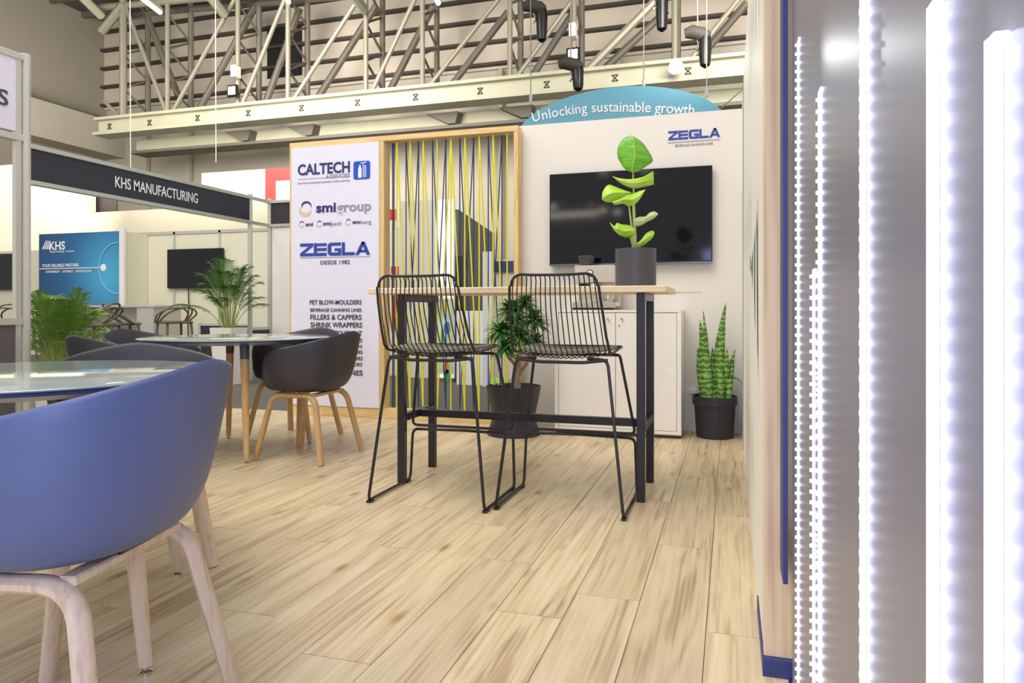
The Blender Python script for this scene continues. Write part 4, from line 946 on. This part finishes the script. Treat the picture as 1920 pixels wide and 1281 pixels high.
# cable and socket by the corner
q = PY(1297, 733, YR-.01); o = part('wall_socket', G().box((q.x-.02, YR-.02, q.z-.02), (q.x+.035, YR, q.z+.02), .003), M_white); tag(o, 'white wall socket with cable between the cabinet and snake plant', 'socket')
# dracaena in hourglass pot
dc_ = P(963, 808, 5.28); dc_.z = 0
t = thing('dracaena_plant', 'dark green dracaena with branching trunk in a black hourglass planter', 'plant', dc_)
pot_lathe([(0,0),(.195,0),(.198,.006),(.158,.125),(.160,.14),(.205,.355),(.205,.362),(.196,.362),(.185,.32),(0,.32)], dc_, M_potb, t, 'planter'); part('soil', G().lathe([(0,.325),(.18,.325)], dc_, 24), M_soil, t)
zp = 5.28
tr0 = P(972, 735, zp); f1 = P(971, 690, zp)
part('trunk', G().tube([Vector((tr0.x,tr0.y,.31)), P(969,710,zp), f1, P(972,664,zp)], [.028,.024,.022,.018], 10), M_bark, t, smooth=True)
part('branch', G().tube([f1, P(955,672,zp), P(946,655,zp)], [.014,.012,.01], 8), M_bark, t, smooth=True); part('branch', G().tube([P(972,705,zp), P(988,682,zp), P(994,655,zp)], [.013,.012,.01], 8), M_bark, t, smooth=True)
def cluster(px, py, dz, R, n, up=.3):
    c_ = P(px, py, zp+dz); g = G()
    for k in range(n):
        a_ = random.random()*2*PI; e = random.uniform(-.5, 1.15); L_ = R*random.uniform(.7,1.1); d = Vector((math.cos(a_)*math.cos(e), math.sin(a_)*math.cos(e), math.sin(e)))
        sd = d.cross(Vector((0,0,1))).normalized(); pts = []
        for j in range(6):
            tt = j/5; pts.append(c_+d*L_*tt+Vector((0,0,-1))*(.35*L_*tt*tt))
        g.blade(pts, [.006,.011,.012,.010,.007,.0006], sd, .25)
    part('leaf_cluster', g, M_drac, t, smooth=True, kind='stuff')
for a_ in ((938,620,-.05,.15,110),(958,580,.05,.16,110),(1000,600,0,.16,110),(975,630,-.12,.17,110),(1003,640,.05,.14,80),(948,652,-.1,.13,80),(985,568,.05,.15,90),(965,605,0,.17,110)): cluster(*a_)
for k in range(6):
    a_ = random.random()*6; c_ = P(925+k*5, 722, zp-.08); g = G().blade([c_, c_+Vector((.02*math.cos(a_),.02*math.sin(a_),.04)), c_+Vector((.05*math.cos(a_),.05*math.sin(a_),.05))], [.004,.014,.001], (math.sin(a_),-math.cos(a_),.2)); part('small_leaf', g, M_bird, t, smooth=True)
# palms
def palm(label, cx_, cy_, z0, H_, nf, spread, pot, m_leaf, lean=None):
    t = thing('potted_palm', label, 'plant', (cx_, cy_, z0), 0)
    pot(t)
    for k in range(nf):
        a_ = 2.4*k+random.uniform(-.3,.3); q0 = (k+.5)/nf; r_ = spread*(.25+.8*q0)*random.uniform(.85,1.1); h_ = H_*(1.0-.5*q0*q0)*random.uniform(.88,1.04); base_ = Vector((cx_+.05*math.cos(a_), cy_+.05*math.sin(a_), z0))
        tip = base_+Vector((r_*math.cos(a_), r_*math.sin(a_), h_*(1-.25*q0))); mid_ = base_+Vector((r_*.25*math.cos(a_), r_*.25*math.sin(a_), h_*.85)); n = 16; pts = []
        for j in range(n+1):
            tt = j/n; pts.append(base_*(1-tt)**2+mid_*2*tt*(1-tt)+tip*tt*tt)
        fr = part('frond', G().tube(pts, [.007-.006*j/n for j in range(n+1)], 5), M_palms, t, smooth=True)
        g = G(); side = Vector((-math.sin(a_), math.cos(a_), 0)); st = n*.42
        for j in range(17):
            tt = .40+.60*j/16; p0_ = base_*(1-tt)**2+mid_*2*tt*(1-tt)+tip*tt*tt; d = ((mid_-base_)*(1-tt)+(tip-mid_)*tt).normalized()
            L_ = H_*.24*(math.sin(PI*min(1,(tt-.40)/.66+.2))**.7)+.02
            for s in (-1, 1):
                dd = (side*s*.8+d*.9+Vector((0,0,.1))).normalized(); e1 = p0_+dd*L_*.5; e2 = p0_+dd*L_+Vector((0,0,-L_*random.uniform(.15,.5)))
                g.blade([p0_, e1, e2], [.002,.0062,.0005], d, .25)
        part('leaflets', g, m_leaf, fr, smooth=True, kind='stuff')
    return t
q = P(429, 620, 9.3)
def pot2(t):
    x_, y_ = q.x, q.y
    part('planter', G().add([(x_-.12,y_-.12,-.05),(x_+.12,y_-.12,-.05),(x_+.12,y_+.12,-.05),(x_-.12,y_+.12,-.05),(x_-.165,y_-.165,.69),(x_+.165,y_-.165,.69),(x_+.165,y_+.165,.69),(x_-.165,y_+.165,.69),(x_-.15,y_-.15,.69),(x_+.15,y_-.15,.69),(x_+.15,y_+.15,.69),(x_-.15,y_+.15,.69),(x_-.14,y_-.14,.6),(x_+.14,y_-.14,.6),(x_+.14,y_+.14,.6),(x_-.14,y_+.14,.6)],
      [(3,2,1,0),(0,1,5,4),(1,2,6,5),(2,3,7,6),(3,0,4,7),(4,5,9,8),(5,6,10,9),(6,7,11,10),(7,4,8,11),(8,9,13,12),(9,10,14,13),(10,11,15,14),(11,8,12,15),(12,13,14,15)]), M_white, t, label='tall tapered white planter')
palm('feathery palm in a tall white planter beyond the round table', q.x, q.y, .6, 1.0, 26, .52, pot2, M_palmd)
q1 = P(112, 700, 6.1)
def pot1(t): part('planter', G().lathe([(0,-.05),(.15,-.05),(.2,.3),(.19,.3),(.18,.26),(0,.26)], (q1.x,q1.y,0), 24), M_white, t, smooth=True)
palm('bushy bright green palm beside the near left booth post', q1.x, q1.y, .26, .86, 44, .42, pot1, M_palm)
# ================================================================== LED WALL
XL = .142
def yl(px): t_ = (px-960)/F; z_ = XL/(t_*C_-S_); return z_*(t_*S_+C_)
t = thing('led_light_wall', 'glossy grey wall panel with glowing vertical led strips at the right edge', 'light panel', (XL, 1.0, 0))
part('panel', G().box((XL, -2.2, 0), (XL+.03, YE-.105, 2.43)), M_ledpanel, t)
strips = [(1498,78,.0036),(1539,172,.0042),(1625,-200,.0066),(1763,10,.0082),(1884,70,.0092),(1527,505,.0032)]
extra = [.30, .18, .05, -.12, -.3, -.55, -.8, -1.1, -1.5, -1.9]
bead_me = mesh_of('led_bead', G().box((-.0028,-.0012,-.0028), (.0028,.0012,.0028)), M_bead)
nb = 0
for px, pyt, pr in strips:
    y = yl(px); z_ = XL/((px-960)/F*C_-S_); top = min(2.3, CAM+(HOR-pyt)/F*z_)
    br = part('led_strip', G().box((XL-pr, y, .02), (XL-.0005, y+.003, top), .0006), M_led, t)
    if pyt > -100 and px != 1499 and px != 1526: part('led_strip', G().box((XL-pr, y-.012 if px > 1700 else y-.03, top-.006), (XL-.0005, y, top), .001), M_led, t)
    if px == 1526: continue
    lo = CAM-745*z_/F; hi = min(top, CAM+620*z_/F); k = math.ceil(max(lo, .03)/.019)
    while k*.019 < hi-.005:
        o = bpy.data.objects.new('led_bead', bead_me); C.objects.link(o); o.parent = t; o.location = Vector((XL-.0050, y-.0016, k*.019))-Vector((XL,1.0,0)); nb += 1; k += 1
for y in extra: part('led_strip', G().box((XL-.012, y, .02), (XL-.0005, y+.006, 1.9), .001), M_led, t)
print('beads', nb)
